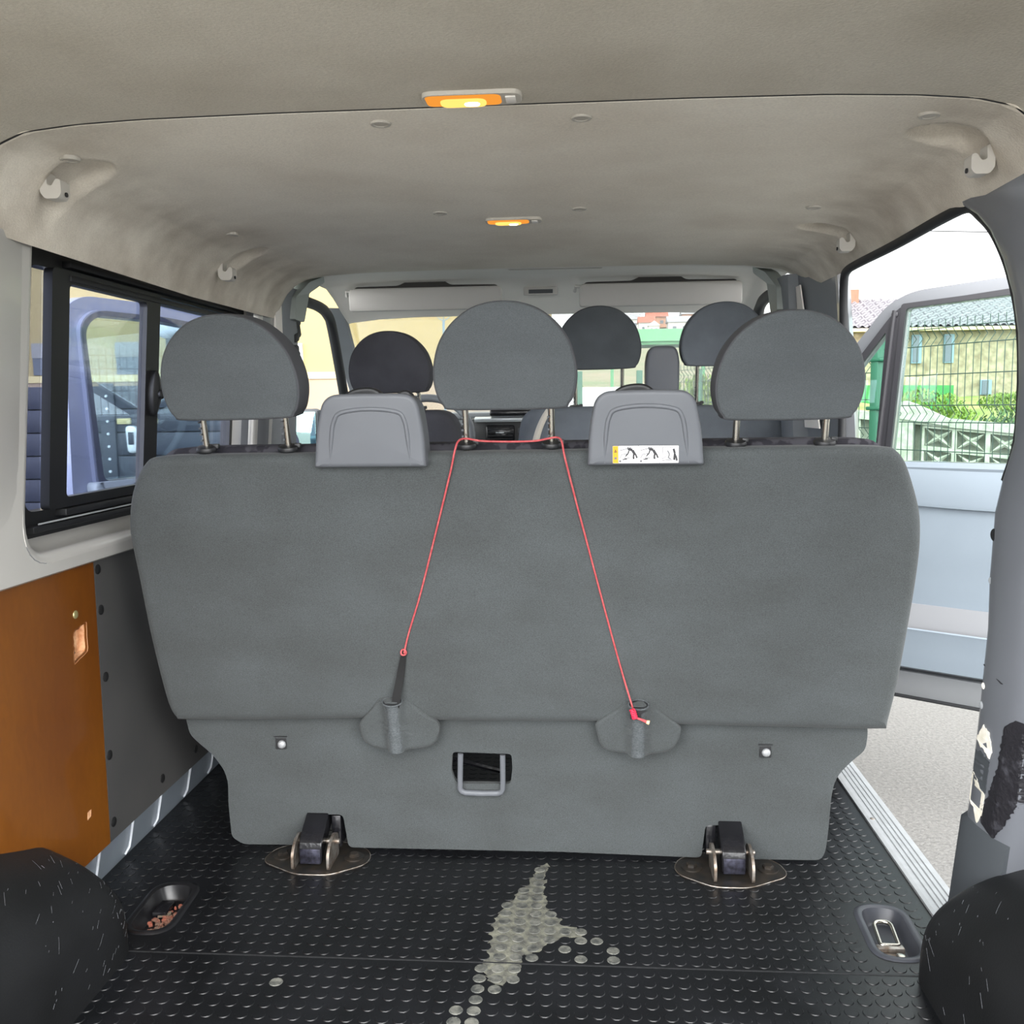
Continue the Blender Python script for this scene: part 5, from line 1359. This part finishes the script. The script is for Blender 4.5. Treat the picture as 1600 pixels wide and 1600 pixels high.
m = MB(); m.box((12.9, 33.0, 4.62), (0.7, 0.7, 0.16)); m.loft([[(12.35, 32.8, 4.66), (12.9, 32.8, 4.86), (13.45, 32.8, 4.66)], [(12.35, 33.3, 4.66), (12.9, 33.3, 4.86), (13.45, 33.3, 4.66)]], close=False); m.build('chimney', M['beige'], hs)
tn = MB().slab([(5.9, -0.2), (9.75, -0.1), (9.75, 1.45), (5.9, 1.50)], lambda a, b, d: (a, 25.5 + d, b), 0.0, 0.06).build('netting_screen', M['tarp'], smooth=0)
tag(tn, 'bright green netting screen standing before the stone house', 'screen')
MB().grid(lambda u, v: (4 + 16 * u, 12 + 18.4 * v, -0.2 + 1.75 * v - 0.9 * u * v + 0.12 * math.sin(u * 23 + v * 5) * math.sin(v * 11)), 40, 30).build('ground', M['grass'], smooth=60, kind='structure', label='rough grass bank rising to the stone house')

def leaves(name, c, rad, n, m_, label, cat, size=0.09, group=None, stem=True):
    root = empty(name, (c[0], c[1], c[2] - rad[2]), label, cat, group)
    q = MB()
    for _ in range(n):
        while True:
            p = Vector((rnd.uniform(-1, 1), rnd.uniform(-1, 1), rnd.uniform(-1, 1)))
            if 0.25 < p.length < 1: break
        p = Vector((c[0] + p.x * rad[0], c[1] + p.y * rad[1], c[2] + p.z * rad[2]))
        R = Matrix.Rotation(rnd.uniform(0, 6.28), 3, 'Z') @ Matrix.Rotation(rnd.uniform(-1.2, 1.2), 3, 'X')
        s_ = size * rnd.uniform(.6, 1.3)
        q.add([p + R @ Vector((-s_ * .35, 0, 0)), p + R @ Vector((0, -s_ * .1, -s_ * .8)), p + R @ Vector((s_ * .35, 0, 0)), p + R @ Vector((0, s_ * .1, s_ * .8))], [(0, 1, 2, 3)])
    q.build('foliage', m_, root, smooth=0, flip=False)
    if stem:
        t = MB()
        for k in range(3): t.tube([(c[0] + k * .05, c[1], c[2] - rad[2]), (c[0] + (k - 1) * rad[0] * .4, c[1], c[2])], 0.02, 5)
        t.build('stem', M['brown'], root)
leaves('bush', (5.35, 15.3, 0.86), (0.75, 0.6, 0.38), 1400, M['leaf'], 'yellow-green bush below the netting screen, behind the concrete pier', 'bush', 0.055)
leaves('bush', (6.1, 13.9, 0.62), (0.5, 0.35, 0.26), 800, M['leaf_dark'], 'low dark green bush behind the concrete wall coping', 'bush', 0.055)
leaves('bush', (10.1, 22.6, 1.0), (0.9, 0.5, 0.24), 1100, M['leaf'], 'bright green bush under the lower window of the stone house', 'bush', 0.07)
leaves('bush', (7.9, 21.0, 0.72), (0.7, 0.4, 0.16), 400, M['leaf'], 'sparse green bush on the grass bank', 'bush', 0.07)
leaves('shrub', (0.2, 25.0, 0.72), (1.3, 0.7, 0.75), 1300, M['leaf'], 'green shrub behind the parked white car', 'shrub', 0.14)
leaves('shrub', (3.2, 23.5, 0.86), (1.2, 0.7, 0.9), 1200, M['leaf'], 'green shrub behind the far wire mesh', 'shrub', 0.14)
pl = MB(); pl.tube([(12.0, 50, 9.95), (18, 50, 9.6), (30, 50, 9.1)], 0.025, 5)
tag(pl.build('overhead_cable', M['rubber']), 'thin overhead cable across the white sky', 'cable')

# ---- town on the slope ahead
MB().grid(lambda u, v: (-20 + 120 * u, 60 + 300 * v, -0.6 + 28 * v + 0.8 * math.sin(u * 9)), 20, 12).build('ground', M['hill'], smooth=60, kind='structure', label='hillside with houses ahead of the van')
gr = MB(); gr.loft([[(0.5, 29.6, 3.0), (0.5, 30.6, 3.45), (0.5, 31.6, 3.0)], [(4.4, 29.6, 3.0), (4.4, 30.6, 3.45), (4.4, 31.6, 3.0)]], close=False)
for xx in (1.0, 2.4, 3.9): gr.box((xx, 30.6, 1.2), (0.10, 0.10, 3.6))
gr.box((2.45, 30.6, 2.95), (3.9, 1.8, 0.10))
tag(gr.build('canopy', M['tarp_dark'], smooth=0), 'green roofed open shelter ahead between the front headrests', 'shelter')
def house(x, y, z, w_, d_, h_, wall, roofm, label, gable=False):
    r = empty('town_house', (x, y, z), label, 'house', 'houses on the hillside')
    MB().box((x, y, z + h_ / 2), (w_, d_, h_)).build('walls', wall, r)
    m = MB()
    if gable: m.loft([[(x - w_ * .58, y - d_ * .6, z + h_ * .95), (x, y - d_ * .6, z + h_ + w_ * .42), (x + w_ * .58, y - d_ * .6, z + h_ * .95)], [(x - w_ * .58, y + d_ * .6, z + h_ * .95), (x, y + d_ * .6, z + h_ + w_ * .42), (x + w_ * .58, y + d_ * .6, z + h_ * .95)]], cap=True)
    else: m.loft([[(x - w_ * .55, y - d_ * .6, z + h_), (x - w_ * .55, y, z + h_ + d_ * .35), (x - w_ * .55, y + d_ * .6, z + h_)], [(x + w_ * .55, y - d_ * .6, z + h_), (x + w_ * .55, y, z + h_ + d_ * .35), (x + w_ * .55, y + d_ * .6, z + h_)]], cap=True)
    m.build('roof', roofm, r, smooth=0)
    for k in (-1, 1): MB().box((x + k * w_ * 0.22, y - d_ / 2 - 0.02, z + h_ * 0.5), (w_ * .16, 0.06, h_ * .3)).build('window', M['dark_glass'], r)
house(20.5, 300, 23.0, 5.0, 6, 3.6, M['white_wall'], M['tiles_red'], 'town house with red roof, left of the white gabled one')
house(21.6, 285, 22.0, 3.2, 4, 2.6, M['white_wall'], M['white_wall'], 'small white gabled town house in the middle of the hillside row', True)
house(30.5, 300, 23.0, 7.0, 6, 3.6, M['white_wall'], M['tiles_grey'], 'pale town house with grey roof, right of the white gabled one')
house(9.5, 310, 24.0, 8.0, 6, 4.2, M['brick_wall'], M['tiles_grey'], 'brick town house with grey roof beside the beige building')
house(26.0, 330, 27.5, 7.0, 6, 3.6, M['brick_wall'], M['tiles_red'], 'brick town house with red roof higher up the hillside')
house(38.0, 320, 26.0, 9.0, 6, 4.8, M['brick_wall'], M['tiles_grey'], 'large grey roofed town house at the right of the hillside row')
house(17.0, 325, 26.5, 6.0, 6, 3.4, M['white_wall'], M['tiles_grey'], 'grey roofed town house higher up, above the red roofed one')
# parked white car
cx, cy = 0.42, 20.0
GR = GZ; GZ = 0.0
MB().slab([(-2.5, 16.5), (6, 16.5), (6, 28), (-2.5, 28)], lambda a, b, d: (a, b, -d), 0.0, 0.6).build('ground', M['asphalt'], smooth=0, kind='structure', label='raised parking terrace ahead of the van')
car = empty('parked_car', (cx, cy, GZ), 'white car parked ahead beyond the windscreen', 'car')
m = MB()
def csec(y_, z0, z1, w_, top): return [(cx - w_, y_, z0), (cx - w_, y_, (z0 + z1) / 2), (cx - w_ * top, y_, z1), (cx + w_ * top, y_, z1), (cx + w_, y_, (z0 + z1) / 2), (cx + w_, y_, z0)]
m.loft([csec(cy - 2.0, 0.15, 0.62, 0.72, 0.85), csec(cy - 1.9, 0.0, 0.75, 0.80, 0.88), csec(cy - 0.9, -0.02, 0.82, 0.82, 0.9), csec(cy + 1.0, -0.02, 0.84, 0.82, 0.9), csec(cy + 1.9, 0.0, 0.78, 0.8, 0.85), csec(cy + 2.0, 0.2, 0.66, 0.7, 0.8)], cap=True)
m.v = [(a, b, c_ + GZ + 0.58) for a, b, c_ in m.v]
m.build('car_body', M['car_white'], car, smooth=50)
m = MB()
m.loft([[(cx - .72, cy - 1.05, .80), (cx - .70, cy - 0.85, .84), (cx + .70, cy - 0.85, .84), (cx + .72, cy - 1.05, .80)], [(cx - .60, cy - 0.45, 1.18), (cx - .56, cy - 0.4, 1.2), (cx + .56, cy - .4, 1.2), (cx + .60, cy - .45, 1.18)], [(cx - .58, cy + 1.0, 1.2), (cx - .55, cy + 1.0, 1.22), (cx + .55, cy + 1.0, 1.22), (cx + .58, cy + 1.0, 1.2)], [(cx - .7, cy + 1.6, .84), (cx - .68, cy + 1.6, .84), (cx + .68, cy + 1.6, .84), (cx + .7, cy + 1.6, .84)]], cap=True)
m.build('cabin_glass', M['dark_glass_pale'], car, smooth=30)
MB().box((cx, cy + 0.3, 1.215), (1.12, 1.4, 0.03), 0.01).build('car_roof', M['car_white'], car)
for sx2 in (-1, 1):
    for sy2 in (-1.25, 1.25):
        MB().lathe([(0.30, -0.09), (0.30, 0.09)], (cx + sx2 * 0.74, cy + sy2, GZ + 0.30), (1, 0, 0), 20).build('wheel', M['rubber'], car)

GZ = GR
# ---- beige building ahead on the left
bb = empty('beige_building', (-12, 30.0, 0.0), 'plain beige rendered building with shuttered windows ahead on the left', 'building')
MB().box((-15.6, 33.0, 8.4), (29.0, 6.0, 12.6)).build('rendered_wall', M['beige'], bb)
MB().box((-15.6, 29.95, 2.12), (29.0, 0.12, 0.22)).build('string_course', M['beige_band'], bb)
MB().box((-15.6, 29.97, 0.7), (29.0, 0.08, 2.7)).build('plinth', M['plinth'], bb)
for (x, z, w_, h_) in ((-14.75, 2.77, 0.85, 1.04), (-17.6, 2.78, 0.85, 1.04), (-9.35, 2.7, 0.8, 0.9), (-19.4, 4.7, 1.0, 0.9), (-12.0, 2.75, 0.85, 1.04)):
    f_ = MB().box((x, 29.98, z), (w_, 0.10, h_)).build('window', M['dark_glass'] if x != -9.35 else M['white_wall'], bb)
    MB().box((x, 29.92, z + h_ * 0.27), (w_, 0.06, h_ * 0.46)).build('roller_shutter', M['shutter'] if x != -9.35 else M['white_wall'], f_)
m = MB(); m.tube([(-3.05, 21, GZ), (-3.05, 21, 2.95)], 0.03, 6); m.tube([(-3.05, 21, 2.9), (-3.05, 21, 3.4)], 0.012, 5)
for k in (-1, 1): m.tube(crom([(-3.05, 21, 2.95), (-3.05 + k * 0.14, 21, 3.05), (-3.05 + k * 0.18, 21, 3.35)], 5, False), 0.012, 5)
tag(m.build('aerial_mast', M['blue_frame']), 'slim forked aerial mast ahead of the beige building', 'mast')
# ---- navy dropside body and globe lamp seen through the sliding window
nb = empty('dropside_body', (-4.3, 8.0, -0.2), 'navy dropside truck body with riveted boards beyond the ajar driver door', 'truck body')
for k in range(6):
    m = MB(); m.box((-4.25, 8.0, 1.15 - k * 0.205), (3.3, 0.04, 0.196), 0.006); m.build('board', M['navy'], nb)
m = MB()
m.box((-4.14, 7.965, 0.65), (0.13, 0.03, 1.24), 0.006)
st_ = m.build('hinge_strap', M['navy'], nb)
m = MB()
for k in range(11): m.lathe([(0.014, 0), (0.010, 0.008)], (-4.14 + (0.0), 7.95, 1.16 - k * 0.11), (0, -1, 0), 8)
m.build('rivets', M['silver'], st_)
for (x, z, w_) in ((-4.45, 0.93, .30), (-4.30, 0.52, .10), (-4.0, 0.94, .12), (-3.75, 0.94, .10), (-5.2, 0.30, .12), (-5.2, -0.03, .12), (-4.0, 0.1, .12)):
    MB().box((x, 7.97, z), (w_, 0.03, 0.05), 0.003).build('reflector', M['beige_band'], nb)
o = MB().pillow(resample(rpoly([(-3.965, 0.66), (-3.885, 0.66), (-3.87, 0.895), (-3.98, 0.905)], 0.05, 4), 0.03), lambda a, b, d: (a, 7.93 + d, b), 0.05, 0.012, 0.0, rings=2).build('latch_plate', M['silver'], nb)
MB().box((-3.925, 7.925, 0.79), (0.05, 0.01, 0.11), 0.004).build('latch_lever', M['navy'], o)
m = MB(); m.box((-4.25, 8.06, 0.62), (3.28, 0.04, 1.2)); m.box((-4.25, 8.6, -0.25), (3.3, 1.4, 0.3)); m.build('chassis', M['rubber'], nb)
lp2 = empty('globe_lamp', (-5.36, 12.0, GZ), 'street lamp with a white globe seen through the sliding window', 'street lamp')
MB().tube([(-5.36, 12, GZ), (-5.36, 12, 2.0)], 0.04, 8).build('lamp_post', M['rubber'], lp2)
MB().lathe([(0.19 * math.sin(q) + 0.001, 2.15 - 0.19 * math.cos(q)) for q in dense(0, math.pi, 14)], (-5.36, 12, 0), (0, 0, 1), 18).build('globe', M['globe'], lp2, smooth=80)
rl = MB()
rl.tube([(-5.3, 11, 0.85), (-4.0, 11, 0.85)], 0.03, 6); rl.tube([(-5.3, 11, 0.0), (-4.0, 11, 0.0)], 0.03, 6)
for k in range(14): rl.tube([(-5.3 + k * .1, 11, -0.55), (-5.3 + k * .1, 11, 0.85)], 0.015, 5)
rl.box((-4.65, 11, -0.57), (1.4, 0.1, 0.06))
tag(rl.build('railing', M['rubber'], smooth=0), 'dark street railing behind the left headrest', 'railing')
